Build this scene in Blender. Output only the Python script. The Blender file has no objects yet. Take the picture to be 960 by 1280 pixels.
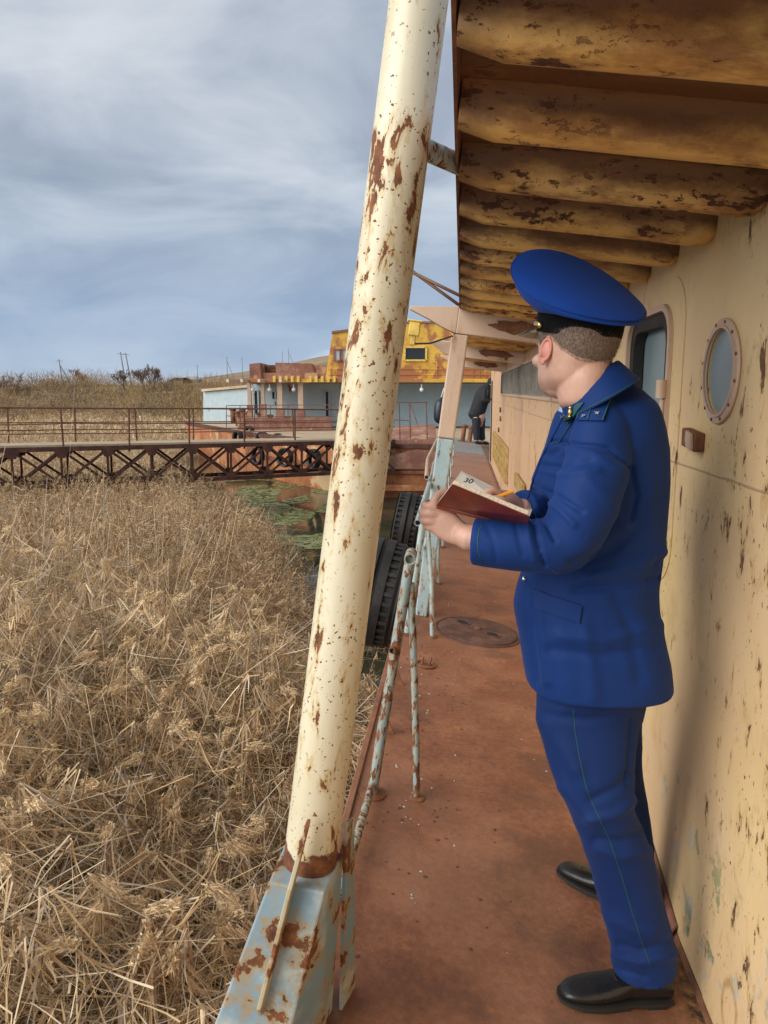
import bpy, bmesh, math, random
import numpy as np
from mathutils import Vector, Matrix, noise as mnoise
random.seed(7); rng = np.random.default_rng(7)
R = math.radians
S = bpy.context.scene
C = S.collection

# ------------------------------------------------------------------ camera
PITCH = math.atan(152/924.0)
cam_data = bpy.data.cameras.new('camera'); cam = bpy.data.objects.new('camera', cam_data); C.objects.link(cam)
cam.location = (0, 0, 4.0); cam.rotation_euler = (math.pi/2 - PITCH, 0, 0)
cam_data.sensor_fit = 'VERTICAL'; cam_data.sensor_height = 32.0
cam_data.lens = 924.0/1280.0*32.0
cam_data.clip_start = 0.05; cam_data.clip_end = 9000
S.camera = cam

# ------------------------------------------------------------------ world / sky
SUN_EL, SUN_AZ = R(30), R(-120)          # sun behind the clouds, over the open left side
W = bpy.data.worlds.new("World"); S.world = W; W.use_nodes = True
nt = W.node_tree; nt.nodes.clear()
def wn(t, **k):
    n = nt.nodes.new(t)
    for a, v in k.items(): setattr(n, a, v)
    return n
L = nt.links.new
out = wn('ShaderNodeOutputWorld'); bg = wn('ShaderNodeBackground'); L(bg.outputs[0], out.inputs[0])
sky = wn('ShaderNodeTexSky', sky_type='NISHITA', sun_disc=False, sun_elevation=SUN_EL, sun_rotation=SUN_AZ)
sky.air_density = 1.0; sky.dust_density = 0.6; sky.ozone_density = 2.0
bg.inputs[1].default_value = 0.1
tc = wn('ShaderNodeTexCoord'); sep = wn('ShaderNodeSeparateXYZ'); L(tc.outputs['Generated'], sep.inputs[0])
# project the direction on a cloud layer
zz = wn('ShaderNodeMath', operation='MAXIMUM'); L(sep.outputs[2], zz.inputs[0]); zz.inputs[1].default_value = 0.0
za = wn('ShaderNodeMath', operation='ADD'); L(zz.outputs[0], za.inputs[0]); za.inputs[1].default_value = 0.34
dx = wn('ShaderNodeMath', operation='DIVIDE'); L(sep.outputs[0], dx.inputs[0]); L(za.outputs[0], dx.inputs[1])
dy = wn('ShaderNodeMath', operation='DIVIDE'); L(sep.outputs[1], dy.inputs[0]); L(za.outputs[0], dy.inputs[1])
cmb = wn('ShaderNodeCombineXYZ'); L(dx.outputs[0], cmb.inputs[0]); L(dy.outputs[0], cmb.inputs[1])
mp = wn('ShaderNodeMapping'); mp.inputs['Rotation'].default_value = (0, 0, R(-12)); mp.inputs['Scale'].default_value = (0.75, 1.0, 1)
mp.inputs['Location'].default_value = (1.3, 0.45, 0)
L(cmb.outputs[0], mp.inputs[0])
n1 = wn('ShaderNodeTexNoise'); n1.inputs['Scale'].default_value = 2.7; n1.inputs['Detail'].default_value = 9; n1.inputs['Roughness'].default_value = 0.52
n1.inputs['Distortion'].default_value = 0.6
L(mp.outputs[0], n1.inputs['Vector'])
def ramp(stops, fac):
    r = wn('ShaderNodeValToRGB'); e = r.color_ramp.elements
    while len(e) > 1: e.remove(e[-1])
    e[0].position, e[0].color = stops[0][0], (*stops[0][1], 1)
    for p, c in stops[1:]:
        x = e.new(p); x.color = (*c, 1)
    L(fac, r.inputs[0]); return r
# cloud deck brightness (values for strength 0.1)
cl = ramp([(0.30, (2.2, 2.6, 3.25)), (0.42, (2.9, 3.3, 3.95)), (0.50, (3.7, 4.1, 4.7)), (0.58, (4.5, 4.85, 5.35)), (0.70, (5.5, 5.75, 6.1))], n1.outputs[0])
for e in cl.color_ramp.elements:        # ramps clamp at 1: keep normalised and scale after
    c = e.color; e.color = (c[0]/10, c[1]/10, c[2]/10, 1)
# clear-ish blue band low over the horizon: taken from the elevation
lowcol = ramp([(0.0, (.40, .50, .63)), (0.035, (.26, .36, .52)), (0.11, (.185, .275, .43)), (0.20, (.22, .30, .42)), (0.30, (.30, .37, .47)), (0.45, (.36, .41, .49)), (1, (.42, .47, .53))], sep.outputs[2])
lm = wn('ShaderNodeMapRange'); L(sep.outputs[2], lm.inputs[0]); lm.inputs[1].default_value = 0.08; lm.inputs[2].default_value = 0.30
lm.inputs[3].default_value = 0.30; lm.inputs[4].default_value = 0.95
mx = wn('ShaderNodeMix', data_type='RGBA'); L(lm.outputs[0], mx.inputs[0]); L(lowcol.outputs[0], mx.inputs[6]); L(cl.outputs[0], mx.inputs[7])
# bright cloud bank standing on the horizon ahead
mp2 = wn('ShaderNodeMapping'); mp2.inputs['Scale'].default_value = (5.0, 5.0, 14.0); L(tc.outputs['Generated'], mp2.inputs[0])
n2 = wn('ShaderNodeTexNoise'); n2.inputs['Scale'].default_value = 1.0; n2.inputs['Detail'].default_value = 5; L(mp2.outputs[0], n2.inputs['Vector'])
a1 = wn('ShaderNodeMath', operation='MULTIPLY_ADD'); L(sep.outputs[2], a1.inputs[0]); a1.inputs[1].default_value = -6.5; a1.inputs[2].default_value = 0.31
a1b = wn('ShaderNodeMath', operation='MULTIPLY_ADD'); L(sep.outputs[0], a1b.inputs[0]); a1b.inputs[1].default_value = 0.75; L(a1.outputs[0], a1b.inputs[2])
a2 = wn('ShaderNodeMath', operation='ADD'); L(a1b.outputs[0], a2.inputs[0]); L(n2.outputs[0], a2.inputs[1])
bk = wn('ShaderNodeMapRange', interpolation_type='SMOOTHSTEP'); L(a2.outputs[0], bk.inputs[0]); bk.inputs[1].default_value = 0.42; bk.inputs[2].default_value = 0.66
bk.inputs[4].default_value = 0.75
mx2 = wn('ShaderNodeMix', data_type='RGBA'); L(bk.outputs[0], mx2.inputs[0]); L(mx.outputs[2], mx2.inputs[6]); mx2.inputs[7].default_value = (.70, .73, .79, 1)
sc = wn('ShaderNodeVectorMath', operation='SCALE'); L(mx2.outputs[2], sc.inputs[0]); sc.inputs['Scale'].default_value = 7.4
fin = wn('ShaderNodeMix', data_type='RGBA'); fin.inputs[0].default_value = 0.93
L(sky.outputs[0], fin.inputs[6]); L(sc.outputs[0], fin.inputs[7]); L(fin.outputs[2], bg.inputs[0])

sd = bpy.data.lights.new('sun', 'SUN'); sun = bpy.data.objects.new('sun', sd); C.objects.link(sun)
sd.energy = 2.3; sd.angle = R(55); sd.color = (1, .95, .86)
sdir = Vector((math.sin(SUN_AZ)*math.cos(SUN_EL), math.cos(SUN_AZ)*math.cos(SUN_EL), math.sin(SUN_EL)))
sun.rotation_euler = (-sdir).to_track_quat('-Z', 'Y').to_euler(); sun.location = (0, 0, 30)
S.view_settings.view_transform = 'Standard'; S.view_settings.look = 'None'; S.view_settings.gamma = 1
S.view_settings.exposure = 0.85
S.render.engine = 'CYCLES'; S.cycles.max_bounces = 6; S.cycles.diffuse_bounces = 4

# ------------------------------------------------------------------ frames
FWD = Vector((0, math.cos(PITCH), -math.sin(PITCH))); UP = Vector((0, math.sin(PITCH), math.cos(PITCH)))
def at(px, py, Y):
    """point of the place seen at photo pixel px,py at distance Y ahead"""
    r = Vector(((px-480)/924.0, 0, 0)) - UP*((py-640)/924.0) + FWD
    return Vector((0, 0, 4)) + r*(Y/r.y)
ys = Vector((0.10303, 0.99468, 0)); x0 = ys.cross(Vector((0, 0, 1))); th = R(7)     # our ship lists 7 degrees
xs = x0*math.cos(th) - Vector((0, 0, 1))*math.sin(th); zs = x0*math.sin(th) + Vector((0, 0, 1))*math.cos(th)
SHIP = Matrix(((xs.x, ys.x, zs.x, 0), (xs.y, ys.y, zs.y, 0), (xs.z, ys.z, zs.z, 2.4), (0, 0, 0, 1)))
def ship(x, y, z): return SHIP @ Vector((x, y, z))
WN = Vector((.9925, 0, .122))           # cabin wall leans inboard; its normal in ship axes
def wallpt(y, h, off=0.0):              # point on the cabin wall, h metres up it, off metres proud of it (to port)
    return Vector((.70, y, 0)) + Vector((-.122, 0, .9925))*h - WN*off

# ------------------------------------------------------------------ materials
class G:
    def __init__(s, name):
        s.m = bpy.data.materials.new(name); s.m.use_nodes = True; s.t = s.m.node_tree
        s.b = s.t.nodes['Principled BSDF']; s.tc = s.n('ShaderNodeTexCoord')
    def n(s, t, **k):
        x = s.t.nodes.new(t)
        for a, v in k.items(): setattr(x, a, v)
        return x
    def l(s, a, b): s.t.links.new(a, b)
    def put(s, sock, v):
        if isinstance(v, bpy.types.NodeSocket): s.l(v, sock)
        elif isinstance(v, (tuple, list)) and len(v) == 3 and sock.type == 'RGBA': sock.default_value = (*v, 1)
        else: sock.default_value = v
    def vec(s, scale=(1, 1, 1), rot=(0, 0, 0), loc=(0, 0, 0), src=None):
        m = s.n('ShaderNodeMapping'); m.inputs['Scale'].default_value = scale; m.inputs['Rotation'].default_value = rot; m.inputs['Location'].default_value = loc
        s.l(src or s.tc.outputs['Object'], m.inputs[0]); return m.outputs[0]
    def noise(s, scale, detail=5, rough=.55, vec=None, dist=0):
        x = s.n('ShaderNodeTexNoise'); x.inputs['Scale'].default_value = scale; x.inputs['Detail'].default_value = detail
        x.inputs['Roughness'].default_value = rough; x.inputs['Distortion'].default_value = dist
        s.l(vec or s.tc.outputs['Object'], x.inputs['Vector']); return x.outputs[0]
    def vor(s, scale, vec=None, feature='F1'):
        x = s.n('ShaderNodeTexVoronoi', feature=feature); x.inputs['Scale'].default_value = scale
        s.l(vec or s.tc.outputs['Object'], x.inputs['Vector']); return x.outputs['Distance']
    def rng(s, v, a, b, c=0., d=1., smooth=True):
        x = s.n('ShaderNodeMapRange'); x.interpolation_type = 'SMOOTHSTEP' if smooth else 'LINEAR'
        s.put(x.inputs[0], v); x.inputs[1].default_value = a; x.inputs[2].default_value = b; x.inputs[3].default_value = c; x.inputs[4].default_value = d
        return x.outputs[0]
    def ma(s, op, a, b=0., c=0.):
        x = s.n('ShaderNodeMath', operation=op); s.put(x.inputs[0], a); s.put(x.inputs[1], b); s.put(x.inputs[2], c); return x.outputs[0]
    def mix(s, f, a, b, mode='MIX'):
        x = s.n('ShaderNodeMix', data_type='RGBA', blend_type=mode); s.put(x.inputs[0], f); s.put(x.inputs[6], a); s.put(x.inputs[7], b); return x.outputs[2]
    def ramp(s, f, stops):
        x = s.n('ShaderNodeValToRGB'); e = x.color_ramp.elements
        while len(e) > 1: e.remove(e[-1])
        e[0].position, e[0].color = stops[0][0], (*stops[0][1], 1)
        for p, c in stops[1:]: e.new(p).color = (*c, 1)
        s.l(f, x.inputs[0]); return x.outputs[0]
    def col(s, c): s.put(s.b.inputs['Base Color'], c)
    def rough(s, r): s.put(s.b.inputs['Roughness'], r)
    def bump(s, h, st=.5, d=.01, prev=None):
        x = s.n('ShaderNodeBump'); x.inputs['Strength'].default_value = st; x.inputs['Distance'].default_value = d
        s.l(h, x.inputs['Height'])
        if prev: s.l(prev, x.inputs['Normal'])
        s.l(x.outputs[0], s.b.inputs['Normal']); return x.outputs[0]

RUST = [(0.3, (.06, .025, .014)), (0.5, (.16, .055, .022)), (0.68, (.30, .12, .04))]
def paint(name, base, base2, amount=.5, scale=9., stretch=.45, stain=(.45, .26, .08), rough=.5, halo=.10, halo_k=.7, patch=None, gloss_var=.15, fine=1., clus=1.0):
    """old ship's paint: faded patches, ochre bleeding round chips, chips down to brown rust"""
    g = G(name)
    v = g.vec((1, 1, stretch))
    big = g.noise(1.3, 4, .6, loc_vec(g, 3)); chip = g.noise(scale, 9, .62, v, .3); chip2 = g.noise(scale*4.5, 6, .6, g.vec((1, 1, stretch), loc=(7, 3, 1)))
    m = g.ma('ADD', chip, g.ma('MULTIPLY', g.ma('SUBTRACT', big, .5), .35*clus))
    m = g.ma('ADD', m, g.ma('MULTIPLY', g.ma('SUBTRACT', chip2, .5), .16*fine))
    th_ = .74 - .22*amount
    chipm = g.rng(m, th_, th_+.018); halom = g.rng(m, th_-halo, th_+.01)
    streak = g.noise(5, 4, .6, g.vec((3.2, 3.2, .22)))
    var = g.rng(g.noise(2.2, 6, .65), .3, .7)
    c = g.mix(var, base, base2)
    if patch: c = g.mix(g.rng(g.noise(1.1, 7, .6, g.vec((1, 1, 1.0), loc=(5, 9, 2))), .53, .60), c, patch)
    c = g.mix(g.ma('MULTIPLY', g.rng(streak, .52, .72), .45), c, stain)
    c = g.mix(g.ma('MULTIPLY', g.rng(g.noise(60, 3, .7), .35, .75), .10), c, (.25, .2, .13))
    c = g.mix(g.ma('MULTIPLY', halom, halo_k), c, stain)
    rc = g.ramp(g.noise(28, 5, .7), RUST)
    c = g.mix(chipm, c, rc); g.col(c)
    g.rough(g.ma('ADD', g.ma('MULTIPLY', chipm, .9-rough), rough))
    h = g.ma('SUBTRACT', g.ma('MULTIPLY', g.noise(35, 4, .6), .35), chipm)
    g.bump(h, .55, .004)
    return g.m
def loc_vec(g, k): return g.vec((1, 1, .8), loc=(k*3.1, k*1.7, k))

def rustmat(name, dark=(.05, .024, .015), mid=(.17, .068, .034), light=(.30, .13, .06), sc=5., extra=None, rough=.8, bump=.5):
    g = G(name); a = g.noise(sc, 8, .65); b = g.noise(sc*9, 5, .7)
    f = g.ma('ADD', g.ma('MULTIPLY', a, .65), g.ma('MULTIPLY', b, .35))
    c = g.ramp(f, [(.34, dark), (.5, mid), (.64, light)])
    if extra: c = g.mix(g.rng(g.noise(sc*.6, 8, .62, loc_vec(g, 5)), extra[1], extra[1]+.04), c, extra[0])
    g.col(c); g.rough(rough); g.bump(f, bump, .01); return g.m

def plain(name, c, rough=.6, metal=0., bump=None, var=.15, spec=None, vs=12):
    g = G(name); n_ = g.noise(vs, 5, .6)
    d = tuple(x*(1-var) for x in c); e = tuple(min(1, x*(1+var)) for x in c)
    g.col(g.mix(g.rng(n_, .3, .7), d, e)); g.rough(rough); g.b.inputs['Metallic'].default_value = metal
    if spec is not None: g.b.inputs['Specular IOR Level'].default_value = spec
    if bump: g.bump(g.noise(bump[0], 4, .6), bump[1], bump[2])
    return g.m

M = {}
M['wall'] = None
# ---------- cabin wall: buff paint, ring stains, long chips, a green-tinged foot, one weld seam
g = G('buff_wall_paint'); v = g.vec((1, 1, .42))
pos = g.n('ShaderNodeSeparateXYZ'); g.l(g.tc.outputs['Object'], pos.inputs[0]); PX, PY, PZ = pos.outputs
near = g.rng(PY, 3.2, 7.5, 1, 0)
base = g.mix(g.rng(g.noise(1.6, 6, .6), .3, .7), (.68, .48, .22), (.76, .59, .31))
base = g.mix(g.ma('MULTIPLY', g.rng(g.noise(.9, 5, .6, loc_vec(g, 2)), .42, .62), .8), base, (.66, .46, .27))
base = g.mix(g.ma('SUBTRACT', 1., near), base, g.mix(g.rng(g.noise(7, 4, .6, g.vec((1, 3, .12))), .35, .65), (.66, .42, .27), (.60, .39, .22)))
cell = g.n('ShaderNodeTexVoronoi', feature='F1'); cell.inputs['Scale'].default_value = 2.6; g.l(g.vec((1, 1.25, .75), loc=(.3, .1, .2)), cell.inputs['Vector'])
cd = g.ma('ADD', cell.outputs['Distance'], g.ma('MULTIPLY', g.ma('SUBTRACT', g.noise(9, 4, .6), .5), .07))
sz = g.n('ShaderNodeSeparateColor'); g.l(cell.outputs['Color'], sz.inputs[0])
rad = g.ma('MULTIPLY_ADD', sz.outputs[0], .16, .07)
ring = g.rng(g.ma('ABSOLUTE', g.ma('SUBTRACT', cd, rad)), .004, .035, 1, 0)
ring = g.ma('MULTIPLY', ring, g.rng(g.noise(4, 4, .6, loc_vec(g, 9)), .42, .6))
base = g.mix(g.ma('MULTIPLY', ring, .8), base, (.42, .25, .09))
smear = g.rng(g.noise(2.6, 7, .66, g.vec((1, 1, .6), loc=(1, 2, 3))), .54, .68)
base = g.mix(g.ma('MULTIPLY', smear, .55), base, (.44, .28, .11))
chip = g.noise(17, 9, .68, g.vec((1, 1, .42)), .3); clu = g.noise(1.7, 3, .5, loc_vec(g, 4))
mm = g.ma('ADD', chip, g.ma('MULTIPLY', g.ma('SUBTRACT', clu, .5), .45))
cm = g.rng(mm, .635, .65); hm = g.rng(mm, .55, .64)
spk = g.noise(70, 3, .6, g.vec((1, 1, .6))); spm = g.ma('MULTIPLY', g.rng(spk, .655, .68), g.rng(clu, .43, .58))
base = g.mix(g.ma('MULTIPLY', hm, .5), base, (.45, .28, .10))
rc = g.ramp(g.noise(30, 5, .7), [(.3, (.05, .025, .015)), (.7, (.20, .10, .05))])
base = g.mix(cm, base, rc); base = g.mix(spm, base, rc)
# mottled greenish/white old paint low down
lowz = g.ma('MULTIPLY', g.rng(PZ, .15, .75, 1, 0), near)
gm = g.ma('MULTIPLY', lowz, g.rng(g.noise(9, 8, .75, loc_vec(g, 6)), .56, .60))
base = g.mix(gm, base, g.mix(g.rng(g.noise(3, 3, .5), .45, .55), (.16, .22, .12), (.50, .47, .40)))
# weld seam at breast height and at panel joints
sm = g.rng(g.ma('ABSOLUTE', g.ma('SUBTRACT', g.ma('ADD', PZ, g.ma('MULTIPLY', g.noise(6, 3), .01)), 1.45)), .0015, .005, 1, 0)
sm2 = g.rng(g.ma('ABSOLUTE', g.ma('SUBTRACT', PY, 4.55)), .002, .007, 1, 0)
seam = g.ma('MAXIMUM', sm, sm2)
base = g.mix(g.ma('MULTIPLY', seam, .5), base, (.20, .12, .06))
g.col(base); g.rough(g.ma('MULTIPLY_ADD', cm, .4, .45))
h = g.ma('SUBTRACT', g.ma('MULTIPLY', g.noise(22, 5, .6), .3), cm); h = g.ma('ADD', h, g.ma('MULTIPLY', g.noise(2.2, 2, .5), 3.5)); h = g.ma('ADD', h, g.ma('MULTIPLY', seam, .6))
g.bump(h, .5, .006); M['wall'] = g.m

# ---------- deck: brown-red oxide with scuffs, pale specks and orange bloom
g = G('rusty_deck_plate')
a = g.noise(3.2, 8, .65); b = g.noise(40, 6, .7)
f_ = g.ma('ADD', g.ma('MULTIPLY', a, .6), g.ma('MULTIPLY', b, .4))
c = g.ramp(f_, [(.33, (.125, .048, .025)), (.48, (.235, .090, .045)), (.62, (.34, .15, .08))])
c = g.mix(g.ma('MULTIPLY', g.rng(g.noise(1.1, 5, .6, loc_vec(g, 3)), .45, .7), .5), c, (.30, .15, .085))
c = g.mix(g.ma('MULTIPLY', g.rng(g.noise(1.9, 7, .65, loc_vec(g, 11)), .50, .64), .55), c, (.095, .045, .03))
pos = g.n('ShaderNodeSeparateXYZ'); g.l(g.tc.outputs['Object'], pos.inputs[0])
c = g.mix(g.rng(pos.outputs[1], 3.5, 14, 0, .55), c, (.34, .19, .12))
bl = g.ma('MULTIPLY', g.rng(g.noise(7, 6, .7, loc_vec(g, 8)), .62, .72), .65); c = g.mix(bl, c, (.40, .16, .05))
sp = g.ma('MULTIPLY', g.rng(g.noise(55, 4, .7, loc_vec(g, 1)), .69, .71), g.rng(g.noise(2.5, 3, .5, loc_vec(g, 6)), .50, .62)); c = g.mix(sp, c, (.55, .48, .38))
scr = g.rng(g.noise(16, 5, .7, g.vec((7, .8, 1), rot=(0, 0, .2))), .66, .75); c = g.mix(g.ma('MULTIPLY', scr, .25), c, (.40, .30, .24))
edge = g.rng(g.ma('ADD', pos.outputs[0], g.ma('MULTIPLY', g.noise(8, 5, .7), .12)), .68, .74); c = g.mix(edge, c, g.ramp(g.noise(24, 6, .7), [(.4, (.03, .02, .012)), (.55, (.20, .10, .04)), (.7, (.42, .22, .08))]))
g.col(c); g.rough(g.rng(a, .3, .7, .5, .75)); g.bump(g.ma('ADD', f_, g.ma('MULTIPLY', b, .6)), .55, .006); M['deck'] = g.m

g = G('canopy_paint'); ps = g.n('ShaderNodeSeparateXYZ'); g.l(g.tc.outputs['Object'], ps.inputs[0])
lg = g.vec((.45, 1.6, 1.2)); base = g.mix(g.rng(g.noise(2.2, 6, .62, lg), .3, .7), (.66, .37, .10), (.80, .50, .17))
base = g.mix(g.ma('MULTIPLY', g.rng(g.noise(6, 7, .68, g.vec((.5, 2.0, 1.3), loc=(3, 1, 2))), .46, .62), .75), base, (.33, .13, .032))
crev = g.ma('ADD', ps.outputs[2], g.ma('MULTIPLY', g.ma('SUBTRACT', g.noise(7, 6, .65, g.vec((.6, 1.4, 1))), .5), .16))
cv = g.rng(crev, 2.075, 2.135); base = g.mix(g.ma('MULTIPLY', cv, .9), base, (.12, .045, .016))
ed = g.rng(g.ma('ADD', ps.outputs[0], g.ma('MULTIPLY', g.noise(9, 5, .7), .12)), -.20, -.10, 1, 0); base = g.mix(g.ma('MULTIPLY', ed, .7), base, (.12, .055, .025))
c1 = g.noise(11, 9, .66, g.vec((.55, 1.3, 1.3)), .3); c0 = g.noise(1.6, 3, .5, g.vec(loc=(5, 5, 1))); mm = g.ma('ADD', c1, g.ma('MULTIPLY', g.ma('SUBTRACT', c0, .5), .5))
cm = g.rng(mm, .635, .65); hm = g.rng(mm, .50, .64); base = g.mix(g.ma('MULTIPLY', hm, .7), base, (.24, .10, .032))
fl = g.ma('MULTIPLY', g.rng(g.noise(42, 6, .75, g.vec((.5, 1, 1))), .575, .60), g.rng(c0, .40, .56)); cm = g.ma('MAXIMUM', cm, fl)
base = g.mix(cm, base, g.ramp(g.noise(30, 5, .7), [(.35, (.05, .02, .012)), (.6, (.13, .05, .022))]))
g.col(base); g.rough(g.ma('MULTIPLY_ADD', cm, .3, .52)); g.bump(g.ma('SUBTRACT', g.ma('MULTIPLY', g.noise(16, 6, .65), .9), g.ma('MULTIPLY', cm, .8)), .7, .006); M['ceil'] = g.m
M['pink'] = paint('pink_buff_paint', (.52, .37, .27), (.58, .42, .31), amount=.22, scale=6, stain=(.40, .26, .13), rough=.5)
M['cream'] = paint('cream_pillar_paint', (.66, .59, .41), (.72, .66, .49), amount=.47, scale=15, stretch=.36, stain=(.48, .30, .09), halo=.075, halo_k=.65, rough=.42, clus=1.6)
M['gusset'] = paint('blue_white_bracket_paint', (.33, .44, .49), (.56, .55, .46), amount=.92, scale=13, stretch=.9, stain=(.36, .24, .10), rough=.55, halo=.12, patch=(.20, .32, .40), halo_k=.85)
M['bluepaint'] = paint('chipped_blue_paint', (.27, .40, .46), (.40, .50, .50), amount=.70, scale=40, stretch=.35, stain=(.34, .25, .14), rough=.5)
M['pipe'] = paint('weathered_pipe_paint', (.20, .31, .35), (.40, .40, .32), amount=1.0, scale=48, stretch=.4, stain=(.30, .20, .09), rough=.6)
M['pipe_tan'] = paint('bare_tan_rail', (.38, .28, .20), (.48, .37, .27), amount=.5, scale=18, stretch=.5, rough=.6)
M['rust'] = rustmat('brown_rust')
M['cover'] = rustmat('dark_cover_rust', (.05, .026, .02), (.115, .055, .042), (.19, .10, .075), sc=7)
M['barrel'] = plain('dark_blue_plastic', (.012, .018, .03), .4)
M['ribrust'] = paint('rusty_rib', (.42, .38, .26), (.5, .44, .3), amount=.9, scale=20, stain=(.35, .15, .05))
# pillar: same cream paint, with the bare rusted band round its foot where the paint has gone
g = G('cream_pillar_with_rusted_foot'); v = g.vec((1, 1, .36))
ps = g.n('ShaderNodeSeparateXYZ'); g.l(g.tc.outputs['Object'], ps.inputs[0])
base = g.mix(g.rng(g.noise(2.2, 6, .65), .3, .7), (.60, .53, .37), (.68, .62, .46))
base = g.mix(g.ma('MULTIPLY', g.rng(g.noise(5, 5, .6, g.vec((5, 5, .35))), .5, .75), .35), base, (.55, .42, .20))
big = g.noise(2.3, 4, .6, g.vec((2, 2, .9), loc=(4, 2, 7))); chip = g.noise(26, 8, .62, v, .4); fin_ = g.noise(75, 5, .6, g.vec((1, 1, .5)))
mm = g.ma('ADD', chip, g.ma('MULTIPLY', g.ma('SUBTRACT', big, .5), .55)); mm = g.ma('ADD', mm, g.ma('MULTIPLY', g.ma('SUBTRACT', fin_, .5), .14))
cm = g.rng(mm, .585, .597); hm = g.rng(mm, .49, .59)
lo = g.ma('ADD', ps.outputs[2], g.ma('MULTIPLY', g.ma('SUBTRACT', g.noise(11, 5, .6), .5), .16)); rb_ = g.rng(lo, .485, .495, 1, 0)
dots = g.ma('MULTIPLY', g.rng(g.noise(105, 2, .5), .655, .675), g.rng(big, .30, .46)); cm = g.ma('MAXIMUM', cm, dots)
base = g.mix(g.ma('MULTIPLY', hm, .62), base, (.47, .30, .09)); rc = g.ramp(g.noise(26, 5, .7), RUST)
base = g.mix(cm, base, rc); base = g.mix(rb_, base, rc); g.col(base); g.rough(g.ma('MULTIPLY_ADD', g.ma('MAXIMUM', cm, rb_), .45, .38))
g.bump(g.ma('SUBTRACT', g.ma('MULTIPLY', g.noise(40, 4, .6), .2), g.ma('MAXIMUM', cm, rb_)), .5, .003); M['cream_base'] = g.m
M['bridge'] = rustmat('bridge_rust', (.035, .015, .011), (.085, .034, .023), (.16, .065, .038), sc=3)
M['rail_rust'] = rustmat('rail_rust', (.07, .03, .02), (.15, .065, .04), (.24, .11, .06), sc=4)
M['orange'] = rustmat('orange_rust_hull', (.13, .045, .022), (.34, .125, .05), (.50, .24, .10), sc=1.0, extra=((.48, .33, .18), .56), rough=.7)
M['redrust'] = rustmat('red_rust_plate', (.13, .055, .04), (.25, .105, .07), (.38, .22, .16), sc=1.4, extra=((.42, .25, .14), .58))
M['yellow'] = rustmat('yellow_peeling_paint', (.30, .12, .03), (.62, .36, .05), (.70, .45, .08), sc=.9, extra=((.36, .14, .05), .49), rough=.6)
M['yellowtrim'] = plain('yellow_trim', (.68, .47, .10), .5, var=.25)
M['bluewall'] = paint('pale_blue_ship_wall', (.33, .43, .48), (.40, .49, .52), amount=.25, scale=3, stain=(.40, .30, .20), rough=.6)
M['bluewall2'] = paint('blue_ship_wall_aft', (.24, .35, .42), (.29, .40, .46), amount=.12, scale=3, stain=(.30, .28, .22), rough=.6)
M['paledeck'] = rustmat('pale_dusty_deck', (.32, .24, .15), (.45, .34, .22), (.52, .42, .30), sc=.8)
M['darkhole'] = plain('dark_interior', (.012, .013, .015), .6)
M['rubber'] = rustmat('old_rubber', (.006, .006, .007), (.014, .013, .013), (.034, .030, .027), sc=8, rough=.62, bump=.4)
M['black_metal'] = plain('black_painted_metal', (.02, .02, .022), .5)
M['white'] = plain('chalky_white', (.72, .72, .70), .5)
M['glass'] = None
g = G('dusty_blue_glass'); g.col(g.mix(g.rng(g.noise(3, 5), .3, .7), (.17, .235, .26), (.25, .32, .345))); g.rough(.32); g.bump(g.noise(4, 3), .1, .01)
M['glass'] = g.m
g = G('dark_glass'); g.col((.015, .018, .02)); g.rough(.1); M['darkglass'] = g.m
g = G('pale_glass'); g.col((.42, .50, .53)); g.rough(.25); M['paleglass'] = g.m
M['louvre'] = rustmat('grey_louvre', (.16, .155, .135), (.27, .26, .225), (.36, .34, .29), sc=4)
M['ochre'] = rustmat('ochre_grille', (.20, .11, .03), (.42, .28, .09), (.50, .37, .16), sc=9)
M['greypole'] = plain('weathered_wood_pole', (.17, .16, .15), .8)
M['greydeck'] = plain('grey_deck_paint', (.24, .225, .20), .7)
M['concrete'] = plain('concrete_post', (.42, .41, .39), .8)
# cloth and skin
def cloth(name, c, c2, sheen=.25, sc=900, bs=.12):
    g = G(name); g.col(g.mix(g.rng(g.noise(3, 4, .6), .3, .7), c, c2)); g.rough(.72)
    g.b.inputs['Sheen Weight'].default_value = sheen; g.b.inputs['Sheen Roughness'].default_value = .45; g.b.inputs['Sheen Tint'].default_value = (.35, .5, 1, 1)
    g.b.inputs['Specular IOR Level'].default_value = .25
    n_ = g.noise(sc, 2, .5); f = g.noise(14, 5, .6, g.vec((1, 1, .5)))
    g.bump(g.ma('ADD', g.ma('MULTIPLY', n_, .12), f), bs*2, .006); return g.m
M['suit'] = cloth('royal_blue_wool', (.002, .023, .125), (.003, .030, .155), sheen=.10)
M['trouser'] = cloth('royal_blue_trouser_wool', (.002, .017, .09), (.003, .023, .115), sheen=.08)
M['cap'] = cloth('bright_blue_felt', (.002, .045, .30), (.003, .052, .34), sheen=.1, bs=.02)
M['band'] = plain('black_cap_band', (.0025, .003, .0035), .85, spec=.15)
M['piping'] = plain('dark_green_piping', (.01, .075, .085), .6)
M['gold'] = plain('gold_metal', (.80, .58, .20), .3, 1.)
M['silver'] = plain('silver_metal', (.75, .75, .78), .25, 1.)
M['shirt'] = plain('pale_blue_shirt', (.45, .60, .78), .7)
M['blackcloth'] = plain('black_cloth', (.010, .010, .013), .8, bump=(20, .3, .01))
M['darkcloth'] = plain('dark_navy_cloth', (.015, .016, .024), .8)
g = G('skin'); g.col(g.mix(g.rng(g.noise(28, 5, .6), .35, .7), (.56, .33, .245), (.62, .385, .30))); g.rough(.48)
g.b.inputs['Subsurface Weight'].default_value = .12; g.b.inputs['Subsurface Radius'].default_value = (.01, .004, .002); g.b.inputs['Subsurface Scale'].default_value = .6
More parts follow.
